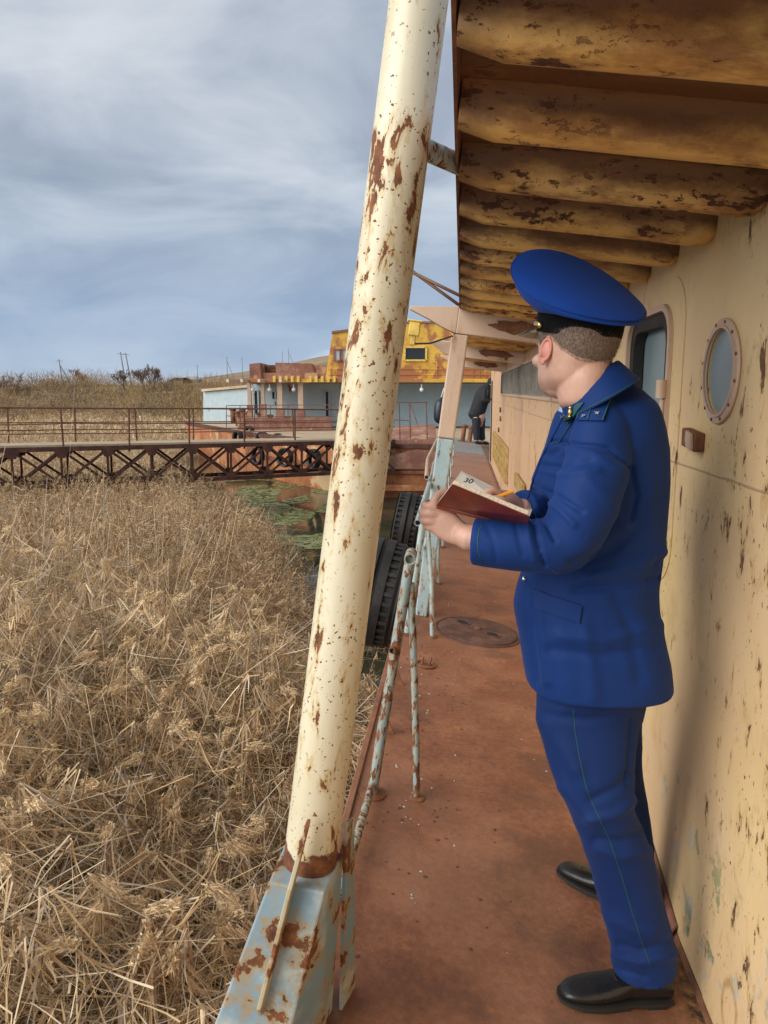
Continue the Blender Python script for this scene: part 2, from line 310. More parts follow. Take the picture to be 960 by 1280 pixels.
g.bump(g.noise(260, 3, .6), .12, .002); M['skin'] = g.m
g = G('ear_skin'); g.col((.60, .25, .19)); g.rough(.45); M['earskin'] = g.m
g = G('short_hair'); g.col(g.mix(g.rng(g.noise(400, 3, .7, g.vec((1, 1, .25))), .4, .6), (.115, .078, .058), (.26, .185, .145))); g.rough(.8)
g.bump(g.noise(700, 2, .6, g.vec((1, 1, .3))), .6, .003); M['hair'] = g.m
g = G('black_shoe_leather'); g.col((.010, .010, .011)); g.rough(g.rng(g.noise(9, 5, .6), .35, .65, .22, .48)); g.bump(g.ma('ADD', g.noise(40, 3, .6), g.noise(12, 3)), .35, .003); M['leather'] = g.m
M['sole'] = plain('shoe_sole', (.018, .016, .015), .7)
g = G('maroon_leather_cover'); g.col(g.mix(g.rng(g.noise(18, 5, .6), .3, .7), (.11, .016, .010), (.19, .032, .019))); g.rough(.38); g.bump(g.noise(160, 3, .6), .3, .002); M['maroon'] = g.m
M['paper'] = plain('cream_paper', (.74, .70, .60), .8, var=.05)
M['pageedge'] = plain('page_edge', (.55, .46, .36), .8, var=.2, vs=200)
M['ink'] = plain('pencil_graphite', (.05, .05, .06), .7)
M['pencil'] = plain('orange_pencil_lacquer', (.80, .32, .02), .35, var=.05)

# ------------------------------------------------------------------ object helpers
def thing(name, label, cat, mat4=None, loc=None, group=None, parent=None):
    o = bpy.data.objects.new(name, None); C.objects.link(o); o.empty_display_size = .2
    if mat4 is not None: o.matrix_world = mat4
    elif loc is not None: o.location = loc
    o['label'] = label; o['category'] = cat
    if group: o['group'] = group
    bpy.context.view_layer.update()
    return o
def tag(o, label=None, cat=None, group=None, kind=None):
    if label: o['label'] = label
    if cat: o['category'] = cat
    if group: o['group'] = group
    if kind: o['kind'] = kind
    return o
def mesh_obj(name, verts, faces, m, parent=None, smooth=False, world=False, bevel=0., autos=None):
    """verts are in the parent's own frame, or world=True: convert them"""
    if world and parent is not None:
        inv = inv_of(parent); verts = [inv @ Vector(v) for v in verts]
    me = bpy.data.meshes.new(name); me.from_pydata([tuple(v) for v in verts], [], faces); me.validate()
    me.materials.append(m); me.update()
    o = bpy.data.objects.new(name, me); C.objects.link(o)
    if parent is not None: o.parent = parent
    if smooth: me.polygons.foreach_set('use_smooth', [True]*len(me.polygons))
    if autos is not None:
        me.polygons.foreach_set('use_smooth', [True]*len(me.polygons)); me.set_sharp_from_angle(angle=R(autos))
    if bevel:
        b = o.modifiers.new('bevel', 'BEVEL'); b.width = bevel; b.segments = 2; b.limit_method = 'ANGLE'; b.angle_limit = R(40)
    return o
def world_of(p): return (world_of(p.parent) @ p.matrix_basis) if p.parent is not None else p.matrix_basis.copy()
def inv_of(p): return world_of(p).inverted()
class MB:
    def __init__(s): s.v = []; s.f = []
    def add(s, vs, fs):
        k = len(s.v); s.v += [Vector(v) for v in vs]; s.f += [tuple(i+k for i in f) for f in fs]
    def box(s, lo, hi, rot=None, jit=0):
        x0_, y0_, z0_ = lo; x1, y1, z1 = hi
        vs = [Vector(p) for p in [(x0_, y0_, z0_), (x1, y0_, z0_), (x1, y1, z0_), (x0_, y1, z0_), (x0_, y0_, z1), (x1, y0_, z1), (x1, y1, z1), (x0_, y1, z1)]]
        if rot is not None: vs = [rot @ v for v in vs]
        s.add(vs, [(0, 3, 2, 1), (4, 5, 6, 7), (0, 1, 5, 4), (1, 2, 6, 5), (2, 3, 7, 6), (3, 0, 4, 7)])
    def bar(s, a, b, w, h, up=(0, 0, 1)):
        a = Vector(a); b = Vector(b); d = (b-a).normalized(); u = Vector(up); x = d.cross(u)
        if x.length < 1e-4: x = d.cross(Vector((1, 0, 0)))
        x.normalize(); z = x.cross(d); vs = []
        for p in (a, b):
            for sx, sz in ((-1, -1), (1, -1), (1, 1), (-1, 1)): vs.append(p + x*sx*w/2 + z*sz*h/2)
        s.add(vs, [(0, 1, 2, 3), (7, 6, 5, 4), (0, 4, 5, 1), (1, 5, 6, 2), (2, 6, 7, 3), (3, 7, 4, 0)])
    def tube(s, pts, r, n=10, caps=True, hollow=False):
        pts = [Vector(p) for p in pts]; rs = r if isinstance(r, (list, tuple)) else [r]*len(pts)
        k = len(s.v); prev = None
        for i, p in enumerate(pts):
            d = (pts[min(i+1, len(pts)-1)] - pts[max(i-1, 0)]).normalized()
            x = prev if prev is not None else (Vector((0, 0, 1)) if abs(d.z) < .9 else Vector((1, 0, 0)))
            x = (x - d*x.dot(d)).normalized(); prev = x; y = d.cross(x)
            for j in range(n):
                a = 2*math.pi*j/n; s.v.append(p + (x*math.cos(a) + y*math.sin(a))*rs[i])
        for i in range(len(pts)-1):
            for j in range(n):
                s.f.append((k+i*n+j, k+i*n+(j+1) % n, k+(i+1)*n+(j+1) % n, k+(i+1)*n+j))
        if caps and not hollow:
            s.f.append(tuple(k+j for j in reversed(range(n)))); s.f.append(tuple(k+(len(pts)-1)*n+j for j in range(n)))
        if hollow:      # pipe wall seen at the open end
            for end, di in ((0, 1), (len(pts)-1, -1)):
                p = pts[end]; q = pts[end] + (pts[end+di]-pts[end]).normalized()*rs[end]*3
                b0 = len(s.v)
                for P_ in (p, q):
                    for j in range(n): s.v.append(P_ + (s.v[k+end*n+j]-p)*.78)
                for j in range(n):
                    s.f.append((k+end*n+j, k+end*n+(j+1) % n, b0+(j+1) % n, b0+j)); s.f.append((b0+j, b0+(j+1) % n, b0+n+(j+1) % n, b0+n+j))
                s.f.append(tuple(b0+n+j for j in range(n)))
    def prism(s, poly, d):      # polygon (3D points) pushed along vector d
        d = Vector(d); n = len(poly); vs = [Vector(p) for p in poly] + [Vector(p)+d for p in poly]
        fs = [tuple(range(n)), tuple(n+i for i in reversed(range(n)))] + [(i, n+i, n+(i+1) % n, (i+1) % n) for i in range(n)]
        s.add(vs, [tuple(reversed(f)) for f in fs])
    def lathe(s, prof, c, ax, n=32, closed=False):   # prof: (radius, along axis)
        ax = Vector(ax).normalized(); x = ax.orthogonal().normalized(); y = ax.cross(x); c = Vector(c); k = len(s.v); m_ = len(prof)
        for r_, z_ in prof:
            for j in range(n):
                a = 2*math.pi*j/n; s.v.append(c + ax*z_ + (x*math.cos(a)+y*math.sin(a))*r_)
        for i in range(m_ if closed else m_-1):
            i2 = (i+1) % m_
            for j in range(n): s.f.append((k+i*n+j, k+i*n+(j+1) % n, k+i2*n+(j+1) % n, k+i2*n+j))
        if not closed:
            s.f.append(tuple(k+j for j in reversed(range(n)))); s.f.append(tuple(k+(m_-1)*n+j for j in range(n)))
    def ball(s, c, r, n=10, m_=7, sc=(1, 1, 1)):
        c = Vector(c); k = len(s.v)
        for i in range(1, m_):
            t = math.pi*i/m_
            for j in range(n):
                a = 2*math.pi*j/n; s.v.append(c + Vector((math.sin(t)*math.cos(a)*sc[0], math.sin(t)*math.sin(a)*sc[1], math.cos(t)*sc[2]))*r)
        s.v += [c+Vector((0, 0, r*sc[2])), c-Vector((0, 0, r*sc[2]))]; tp = len(s.v)-2
        for j in range(n):
            s.f.append((tp, k+j, k+(j+1) % n)); s.f.append((tp+1, k+(m_-2)*n+(j+1) % n, k+(m_-2)*n+j))
            for i in range(m_-2): s.f.append((k+i*n+j, k+(i+1)*n+j, k+(i+1)*n+(j+1) % n, k+i*n+(j+1) % n))
    def out(s, name, m, parent=None, **kw): return mesh_obj(name, s.v, s.f, m, parent, **kw)
def evaluated(o, name):
    bpy.context.view_layer.update()
    dg = bpy.context.evaluated_depsgraph_get(); me = bpy.data.meshes.new_from_object(o.evaluated_get(dg)); me.name = name
    return me
# ================================================================== SETTING: land, water, reeds
def wx(px, Y): return at(px, 640, Y).x
BY = [2.0, 7.0, 7.9, 10.0, 13.0, 17.0, 21.0, 26.0, 33.0, 38.0, 60.0]
BX = [1.4, 0.8, -0.95, -1.1, -1.7, -2.6, -3.9, -6.0, -9.0, -11.0, -12.0]     # right-hand edge of the reed bed
def reed_edge(y): return float(np.interp(y, BY, BX))
def ground_h(x, y):
    n1_ = mnoise.noise(Vector((x*.08, y*.08, 0)))
    if y < 70 and x > reed_edge(y)-.2:
        d = x-reed_edge(y); h_ = -.10 - min(1, max(0, d+.2))*.5
        if y > 55: h_ += (y-55)/15.*.8
    else: h_ = .05 + .05*n1_
    r = math.hypot(x, y)
    if y > 75:
        # earth bank with scrub
        t = min(1, max(0, (y-80)/60.)); t = t*t*(3-2*t)
        left = 3.9 + 1.3*mnoise.noise(Vector((x*.03+3, 2.2, 0))) + .6*mnoise.noise(Vector((x*.11, y*.05, 0)))
        fall = min(1, max(0, (x+75)/60.)); left = left*(.70+.30*min(1, max(0, (x+110)/40.))) * (1-.35*min(1, max(0, (x+30)/30.)))
        h_ = max(h_, .1 + t*left)
        # long hill rising to the right, far away
        u = min(1, max(0, (y-260)/520.)); u = u*u*(3-2*u)
        sl = (x/max(y, 1)+.30)/.26
        rise = 6 + 32*min(1.35, max(0, sl)) + (sl < 0)*0
        h_ += u*(rise + 3.5*mnoise.noise(Vector((x*.004, y*.004, 5)))) 
        if y > 900: h_ += (y-900)*.004
    return h_
rings = [1.2]
while rings[-1] < 7000: rings.append(rings[-1]*(1.045 if rings[-1] < 60 else 1.075))
NA = 220; gv = []; gf = []
for i, r in enumerate(rings):
    for j in range(NA+1):
        a = R(-78) + R(156)*j/NA; x = r*math.sin(a); y = r*math.cos(a)-.6
        gv.append((x, y, ground_h(x, y)))
for i in range(len(rings)-1):
    for j in range(NA):
        a = i*(NA+1)+j; gf.append((a, a+1, a+NA+2, a+NA+1))
# behind and beside the camera: one closing sheet of the same ground
g = G('reed_litter_ground')
pos = g.n('ShaderNodeSeparateXYZ'); g.l(g.tc.outputs['Object'], pos.inputs[0])
near_c = g.ramp(g.noise(9, 8, .7), [(.35, (.030, .022, .013)), (.55, (.085, .060, .034)), (.7, (.19, .14, .08))])
mid_c = g.ramp(g.noise(.45, 9, .72), [(.32, (.15, .10, .048)), (.48, (.30, .21, .105)), (.62, (.40, .30, .17))])
far_c = g.ramp(g.noise(.022, 9, .66), [(.35, (.135, .10, .065)), (.5, (.25, .17, .10)), (.63, (.30, .25, .12))])
c = g.mix(g.rng(pos.outputs[1], 20, 60), near_c, mid_c); c = g.mix(g.rng(pos.outputs[1], 150, 320), c, far_c)
g.col(c); g.rough(.95); g.bump(g.noise(3, 8, .7), .6, .08); M['ground'] = g.m
go = mesh_obj('ground', gv, gf, M['ground'], smooth=True); tag(go, 'brown reed bed floor, scrub bank and long low hill', kind='structure')
g = G('pond_water'); g.col(g.mix(g.rng(g.noise(.6, 4), .4, .6), (.030, .034, .020), (.050, .052, .028))); g.rough(.05)
g.b.inputs['IOR'].default_value = 1.33
g.bump(g.ma('ADD', g.noise(2.2, 3, .5, g.vec((1, .6, 1))), g.ma('MULTIPLY', g.noise(9, 3, .5), .3)), .12, .03)
wm = g.m
wo = mesh_obj('water', [(-40, -6, 0), (40, -6, 0), (40, 75, 0), (-40, 75, 0)], [(0, 1, 2, 3)], wm); tag(wo, 'still dark water of the channel beside the ship', kind='structure')

# ---- floating duckweed / pondweed sheet: hundreds of small leaves
vs = []; fs = []
for i in range(9000):
    y = rng.uniform(18.5, 36); t = rng.random()
    xl = reed_edge(y)+.1; xr = np.interp(y, [18, 24, 30, 36], [-.5, -.9, -2.4, -5.5])
    x = xl + (xr-xl)*(t**1.1)
    if mnoise.noise(Vector((x*.7, y*.45, 3))) < -.18 + .25*(t > .8): continue
    r = rng.uniform(.035, .085); a0 = rng.uniform(0, 6.3); k = len(vs)
    for q in range(5):
        a = a0+q*1.2566; vs.append((x+math.cos(a)*r*1.2, y+math.sin(a)*r, .006+.004*rng.random()))
    fs.append((k, k+1, k+2, k+3, k+4))
g = G('pondweed_green'); g.col(g.ramp(g.noise(2.2, 6, .7), [(.35, (.10, .12, .035)), (.5, (.20, .22, .075)), (.65, (.33, .32, .15))])); g.rough(.6)
tag(mesh_obj('pondweed', vs, fs, g.m), 'pale green pondweed floating on the channel', 'pondweed', kind='stuff')

# ---- reeds, built as ribbons
class RB:
    def __init__(s): s.V = []; s.F = []; s.Cc = []; s.n = 0
    def ribbons(s, P, D, Ln, Wd, droop, col, seg=3, taper=1.0, base_w=1.0):
        """P,D (N,3) start & direction; Ln,Wd,droop (N,), col (N,3)"""
        N = len(P)
        if N == 0: return
        D = D/np.linalg.norm(D, axis=1, keepdims=True)
        side = np.cross(D, rng.normal(size=(N, 3))); side /= np.linalg.norm(side, axis=1, keepdims=True)+1e-9
        rows = []; bend = rng.normal(size=(N, 3))*(.13 if seg > 1 else .0)
        kink = rng.normal(size=(N, 3))*np.where(rng.random(N) < .3, .75, .08)[:, None] if seg > 2 else None; kp = .34 if seg == 3 else .5
        for k in range(seg+1):
            t = k/seg; c = P + D*(Ln*t)[:, None] + bend*(Ln*t*t)[:, None]; c[:, 2] -= droop*Ln*t*t
            if kink is not None: c = c + kink*(Ln*max(0, t-kp))[:, None]
            w = Wd*(base_w + (1-base_w)*min(1, t*4))*(1 - taper*t**1.6)*.5 + .0006
            rows.append(c-side*w[:, None]); rows.append(c+side*w[:, None])
        V = np.stack(rows, 1).reshape(-1, 3); m_ = 2*(seg+1); b0 = s.n + np.arange(N)[:, None]*m_
        for k in range(seg):
            s.F.append(np.concatenate([b0+2*k, b0+2*k+1, b0+2*k+3, b0+2*k+2], 1))
        s.V.append(V); s.Cc.append(np.repeat(col, m_, 0)); s.n += N*m_
    def out(s, name, m):
        V = np.concatenate(s.V).astype(np.float32); F = np.concatenate(s.F).astype(np.int32); Cc = np.concatenate(s.Cc)
        me = bpy.data.meshes.new(name); me.vertices.add(len(V)); me.vertices.foreach_set('co', V.ravel())
        me.loops.add(F.size); me.loops.foreach_set('vertex_index', F.ravel())
        me.polygons.add(len(F)); me.polygons.foreach_set('loop_start', np.arange(0, F.size, 4, dtype=np.int32))
        me.update(calc_edges=True)
        ca = me.color_attributes.new('blade', 'FLOAT_COLOR', 'POINT'); ca.data.foreach_set('color', np.concatenate([Cc, np.ones((len(Cc), 1))], 1).astype(np.float32).ravel())
        me.materials.append(m); o = bpy.data.objects.new(name, me); C.objects.link(o); return o
g = G('dry_reed'); at_ = g.n('ShaderNodeAttribute', attribute_name='blade'); g.col(at_.outputs['Color']); g.rough(.75)
g.b.inputs['Specular IOR Level'].default_value = .25
tr = g.n('ShaderNodeBsdfTranslucent'); g.l(at_.outputs['Color'], tr.inputs[0]); ms = g.n('ShaderNodeMixShader'); ms.inputs[0].default_value = .22
g.l(g.b.outputs[0], ms.inputs[1]); g.l(tr.outputs[0], ms.inputs[2]); g.l(ms.outputs[0], g.t.nodes['Material Output'].inputs[0]); M['reed'] = g.m
STRAW = np.array([(.72, .54, .31), (.62, .44, .23), (.46, .31, .16), (.80, .64, .41), (.54, .43, .29), (.26, .17, .09), (.66, .47, .24), (.60, .49, .34)])
def straw(N, f=1.0, tint=(1, 1, 1)):
    c = STRAW[rng.integers(0, len(STRAW), N)]*rng.uniform(.78, 1.22, (N, 1))*f*1.12*np.array(tint)*np.array([.97, 1.0, 1.08]); return c
def unit_dirs(N, zlo, zhi):
    a = rng.uniform(0, 2*np.pi, N); z = rng.uniform(zlo, zhi, N); r = np.sqrt(np.maximum(0, 1-z*z)); return np.stack([r*np.cos(a), r*np.sin(a), z], 1)
def sample_bed(N, y0, y1, power, xl=.66, margin=.25):
    """points in the reed bed; density falls with distance"""
    u = rng.random(N*2)
    y = y0*(y1/y0)**(u**power) ; lo = -xl*y-.8; hi = np.interp(y, BY, BX)-margin*0
    x = lo + (hi-lo)*rng.random(N*2)
    x = x + rng.normal(size=N*2)*.12
    ok = x < hi + rng.normal(size=N*2)*.18
    return x[ok][:N], y[ok][:N]
rb = RB()
# height of the standing bed: trampled flat next to the camera, standing beyond
def bed_h(x, y):
    t = np.clip((y-4.6)/3.2, 0, 1); t = t*t*(3-2*t)
    n_ = np.array([mnoise.noise(Vector((a*.45, b*.45, 1.7))) for a, b in zip(x, y)])
    left = np.clip((-x-.42*y+.3)/1.2, 0, 1)*np.clip((9.5-y)/3, 0, 1)        # taller grey stand at the far left
    edge = np.clip((np.interp(y, BY, BX)-x)/2.2, 0, 1)
    dist = np.clip((y-14)/16, 0, 1)
    return ((.95 + .20*n_)*(1-t) + t*(1.55+.30*n_ - .25*dist))*(.50+.50*edge) + .45*left
def stand(N, y0, y1, power, wmul, seg, leaves, plume_p, hmul=1.0):
    x, y = sample_bed(N, y0, y1, power); N = len(x)
    H = bed_h(x, y)*rng.uniform(.72, 1.12, N)*hmul
    P = np.stack([x, y, np.full(N, .0)], 1)
    tilt = rng.normal(size=(N, 2))*.20 + np.array([.10, -.05]); D = np.stack([tilt[:, 0], tilt[:, 1], np.ones(N)], 1)
    grey = np.clip((-x-.40*y)/1.0, 0, 1)[:, None]*np.clip((12-y)/4, 0, 1)[:, None]
    col = straw(N, .92); col = col*(1-grey*.55) + np.array([.36, .32, .27])*grey*.55
    rb.ribbons(P, D, H, np.full(N, .010)*wmul, rng.uniform(0, .12, N), col, seg, .5)
    Dn = D/np.linalg.norm(D, axis=1, keepdims=True)
    for k in range(leaves):
        t = rng.uniform(.30, .98, N); p = P + Dn*(H*t)[:, None]
        d = unit_dirs(N, -.1, .9); Ln = rng.uniform(.22, .55, N)*(.8+.2*wmul)
        rb.ribbons(p, d, Ln, rng.uniform(.006, .013, N)*wmul, rng.uniform(.3, 1.3, N), straw(N, .98), seg, .9)
    # feathery seed heads
    m_ = rng.random(N) < plume_p; n_ = int(m_.sum()); top = (P + Dn*H[:, None])[m_]
    hue = rng.uniform(0, 1, (n_, 1)); pc = np.array([.66, .48, .28])*(1-hue) + np.array([.30, .175, .09])*hue
    lean = unit_dirs(n_, -.2, .9)*.6 + Dn[m_]*.8
    for k in range(28 if wmul < 2 else 12):
        s_ = rng.uniform(0, 1, n_); st = top + lean*(s_*.22-.03)[:, None] 
        d = lean + rng.normal(size=(n_, 3))*.40; st = st + rng.normal(size=(n_, 3))*.013*wmul**.6
        rb.ribbons(st, d, rng.uniform(.03, .075, n_)*(.75+.25*wmul), rng.uniform(.010, .020, n_)*(.6+.4*wmul), rng.uniform(0, .8, n_), pc*rng.uniform(.75, 1.2, (n_, 1)), 1, .7)
stand(5200, 4.8, 12, 1.0, .95, 3, 5, .20)
stand(9000, 10, 24, 1.0, 1.35, 2, 4, .40)
stand(9000, 22, 48, 1.0, 2.6, 1, 4, .45)
stand(4500, 45, 105, 1.0, 7.5, 1, 3, .35, 1.1)
# right of the frame's left half, behind the bridge as far as the scrub
# trampled foreground: matted blades in layers, with standing stems poking through
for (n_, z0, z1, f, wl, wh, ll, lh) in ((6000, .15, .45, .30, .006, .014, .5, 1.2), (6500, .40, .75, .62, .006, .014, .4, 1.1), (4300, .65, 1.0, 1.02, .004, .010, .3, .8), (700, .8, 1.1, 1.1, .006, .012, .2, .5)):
    x, y = sample_bed(n_, 2.6, 9.8, .9, .75); N = len(x)
    hh = bed_h(x, y)/.95
    z = rng.uniform(z0, z1, N)*hh
    D = unit_dirs(N, -.28, .30)
    # combed: neighbouring blades share a lie
    ang = np.array([mnoise.noise(Vector((a*.5, b*.5, 9.1)))*6.5 for a, b in zip(x, y)]); comb = np.stack([np.cos(ang), np.sin(ang), np.zeros(N)], 1)
    D = D + comb*(rng.random(N) < .55)[:, None]*1.2
    Ln = rng.uniform(ll, lh, N); P = np.stack([x, y, z], 1) - D/np.linalg.norm(D, axis=1, keepdims=True)*(Ln*.5)[:, None]
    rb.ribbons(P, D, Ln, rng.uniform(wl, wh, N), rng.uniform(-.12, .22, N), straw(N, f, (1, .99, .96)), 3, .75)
# thin grey fallen stems
x, y = sample_bed(2000, 2.8, 9.5, .9, .75); N = len(x); D = unit_dirs(N, -.15, .2); 
rb.ribbons(np.stack([x, y, rng.uniform(.5, 1.05, N)*bed_h(x, y)], 1), D, rng.uniform(.4, .9, N), np.full(N, .004), rng.uniform(0, .15, N), straw(N, 1.)*.45+np.array([.26, .24, .20]), 3, .3)
# kinked stems whose leaves fan down like tents, some carrying pale seed heads
x, y = sample_bed(1200, 3.0, 10.5, .9, .72); N = len(x); top = np.stack([x, y, bed_h(x, y)*rng.uniform(.9, 1.3, N)], 1)
cen = unit_dirs(N, -.9, -.5)
for k in range(10):
    d = cen + unit_dirs(N, -.8, .1)*.75; d[:, 2] = -np.abs(d[:, 2])-.12
    rb.ribbons(top + rng.normal(size=(N, 3))*.015, d, rng.uniform(.25, .65, N), rng.uniform(.006, .013, N), rng.uniform(-.25, .05, N), straw(N, 1.12), 3, .85)
sel = rng.random(N) < .30; tp = top[sel] + np.array([0, 0, .05]); n_ = len(tp); lean = unit_dirs(n_, -.5, .5)
for k in range(150):
    s_ = rng.uniform(0, 1, n_); d = lean*1.2 + rng.normal(size=(n_, 3))*.42
    rb.ribbons(tp + lean*(s_*.17)[:, None] + rng.normal(size=(n_, 3))*(.006+.016*np.sin(s_*3.1))[:, None], d, rng.uniform(.02, .045, n_), rng.uniform(.005, .010, n_), rng.uniform(0, .5, n_), np.array([.80, .62, .38])*rng.uniform(.75, 1.15, (n_, 1)), 1, .6)
ro = rb.out('reeds', M['reed']); tag(ro, 'dense bed of dry straw coloured reeds, trampled flat near the ship', 'reeds', kind='stuff')
# matted clump standing by the ship's side + fringe of thin grass at the water's edge
rb = RB()
cc = Vector((-.22, 11.3, .25))
N = 2600; a = unit_dirs(N, -.2, 1); r = rng.uniform(.75, 1.0, N)[:, None]; P = np.array(cc) + a*r*np.array([.42, .42, .55]) - np.array([0, 0, .25])
rb.ribbons(P, unit_dirs(N, -.5, .5)+a*.2, rng.uniform(.15, .4, N), rng.uniform(.005, .009, N), rng.uniform(.1, .6, N), straw(N, .8)*.6+np.array([.15, .14, .11]), 3, .6)
cl_ = rb.out('straw_clump', M['reed']); tag(cl_, 'round matted clump of grey straw in the water by the hanging tyres', 'grass clump')
rb = RB()
N = 4200; y = rng.uniform(8.3, 30, N); x = np.interp(y, BY, BX) + rng.normal(size=N)*.35 + .12; P = np.stack([x, y, np.zeros(N)], 1)
rb.ribbons(P, unit_dirs(N, .5, 1)+np.array([.35, 0, 0]), rng.uniform(.25, .8, N), rng.uniform(.005, .012, N), rng.uniform(.2, 1.2, N), straw(N, .8), 3, .8)
so = rb.out('shore_grass', M['reed']); tag(so, 'thin bent grass fringing the edge of the water', 'grass', kind='stuff')

# ---- scrub on the bank: twiggy bushes joined in one thicket, and bare trees one can tell apart
def twigs(rb_, c, h, w, n, col, up=.5):
    N = n; a = unit_dirs(N, 0.0, 1.0); r = rng.random(N)**.5
    P = np.array(c) + a*r[:, None]*np.array([w, w, h*.8]); D = a*np.array([1, 1, up*2]) + rng.normal(size=(N, 3))*.35 + np.array([0, 0, .4])
    rb_.ribbons(P, D, rng.uniform(.25, .6, N)*h*.6, rng.uniform(.018, .05, N)*max(1, h/3), rng.uniform(0, .3, N), np.array(col)*rng.uniform(.6, 1.3, (N, 1)), 1, .6)
rb = RB()
for i in range(520):
    y = rng.uniform(80, 150); x = rng.uniform(-.58, -.02)*y; z = ground_h(x, y)-.2
    t = rng.random(); col = (.30, .19, .10) if t < .4 else ((.40, .27, .10) if t < .7 else (.17, .125, .095))
    h_ = rng.uniform(1.4, 4.2); twigs(rb, (x, y, z), h_, h_*rng.uniform(.8, 1.5), 170, col)
for i in range(160):
    y = rng.uniform(180, 420); x = rng.uniform(-.55, .0)*y; z = ground_h(x, y)-.3
    twigs(rb, (x, y, z), rng.uniform(1.5, 3.5), rng.uniform(2, 6), 40, (.24, .17, .10))
tag(rb.out('shrub_thicket', M['reed']), 'brown leafless scrub covering the bank beyond the bridge', 'scrub', kind='stuff')
def bare_tree(px, py_top, py_base, Y, spread, label, n=2):
    b = at(px, py_base, Y); h_ = at(px, py_top, Y).z - b.z; b.z -= .6
    t_ = thing('bare_tree', label, 'tree', loc=b, group='bare trees on the bank')
    cr = MB(); rr = random.Random(int(px*7+Y))
    def grow(mb, p, d, L_, r, lvl):
        q = p + d*L_; m_ = p + d*L_*.5 + Vector((rr.uniform(-1, 1), rr.uniform(-1, 1), 0))*L_*.06
        r = max(r, .03); mb.tube([p, m_, q], [r, r*.8, r*.6], 3, caps=False)
        if lvl == 0: return
        for k in range(4 if lvl > 1 else 5):
            dd = (d + Vector((rr.uniform(-1, 1), rr.uniform(-1, 1), rr.uniform(-.25, .6)))*spread).normalized()
            grow(cr, p + d*L_*rr.uniform(.45, 1), dd, L_*rr.uniform(.55, .75), r*.55, lvl-1)
    for k in range(n):
        tk = MB(); d0 = Vector((rr.uniform(-.45, .45), rr.uniform(-.3, .3), 1)).normalized()
        grow(tk, Vector((rr.uniform(-.8, .8), 0, 0)), d0, h_*.46, .15, 4); tk.out('trunk', M['greypole'], t_)
    cr.out('crown', plain_twig, t_)
plain_twig = plain('grey_brown_twigs', (.24, .185, .15), .9)
for a_ in ((186, 452, 486, 118, .9, 'widest bare bushy tree, right behind the tall double pole', 4), (158, 458, 484, 120, .6, 'thin bare tree just left of the tall double pole', 2), (96, 458, 484, 150, .7, 'pale bare tree standing right of the single dark pole', 3),
           (6, 462, 500, 120, .8, 'bare tree at the left edge of the photo', 3), (28, 476, 500, 118, .8, 'low bare bush second from the left edge of the photo', 3), (62, 470, 486, 150, .7, 'small bare tree left of the single dark pole', 2), (205, 472, 492, 128, .9, 'low bare shrub right of the widest tree', 3)):
    bare_tree(*a_)
def power_pole(px, py_top, py_base, Y, lean, label, kind='single'):
    b = at(px, py_base, Y); tz = at(px, py_top, Y).z; h_ = tz-b.z; gz = ground_h(b.x, b.y); b.z = min(b.z, gz-.2); h_ = tz-b.z
    t_ = thing('power_pole', label, 'pole', loc=b, group='power poles along the skyline')
    m_ = MB(); m_.tube([(0, 0, 0), (lean*h_, 0, h_)], [.19, .13], 8); m_.out('post', M['greypole'], t_, smooth=True)
    m_ = MB(); m_.bar((lean*h_*.95-.9, 0, h_*.95), (lean*h_*.95+.9, 0, h_*.95), .12, .12); m_.out('crossarm', M['greypole'], t_)
    if kind == 'strut':
        m_ = MB(); m_.tube([(h_*.32, .3, 0), (lean*h_*.9, 0, h_*.86)], [.15, .12], 8); m_.out('strut', M['greypole'], t_)
    for s_ in (-.8, 0, .8):
        m_ = MB(); m_.tube([(lean*h_*.95+s_, 0, h_*.95), (lean*h_*.95+s_, 0, h_*.95+.3)], [.06, .09], 6); m_.out('insulator', M['white'], t_)
for a_ in ((80, 449, 482, 210, -.10, 'dark power pole with slanting strut, third from the left', 'strut'), (158, 440, 478, 190, -.12, 'tall power pole, left one of the close leaning pair'), (165, 441, 478, 190, -.14, 'tall power pole, right one of the close leaning pair'),
           (42, 466, 484, 260, -.08, 'short power pole near the left edge'), (247, 456, 470, 420, 0, 'far thin power pole where the hill starts to rise'), (284, 446, 464, 420, .0, 'power pole with a strut on the slope left of the rusty deckhouse', 'strut'),
           (303, 447, 462, 460, .0, 'plain power pole on the slope above the deckhouse corner'), (353, 439, 455, 500, .0, 'plain power pole above the rusty deckhouse'), (361, 436, 455, 500, .0, 'power pole with strut above the rusty deckhouse, rightmost of all', 'strut')):
    power_pole(*a_)
# long low sheds on the far slope
for px, w_, lab in ((228, 16, 'dark low shed on the far slope, left of the arched one'), (240, 11, 'pale arched shed on the far slope')):
    p = at(px, 466, 520); gz = ground_h(p.x, p.y)
    t_ = thing('far_shed', lab, 'shed', loc=(p.x, p.y, gz-.5)); m_ = MB(); m_.box((-w_/2, -5, 0), (w_/2, 5, 3)); m_.out('wall', M['greypole'], t_)
    m_ = MB(); m_.prism([(-w_/2-.3, -5.3, 3), (w_/2+.3, -5.3, 3), (w_/4, -5.3, 5), (-w_/4, -5.3, 5)], (0, 10.6, 0)); m_.out('roof', M['darkcloth'] if px == 228 else M['concrete'], t_)
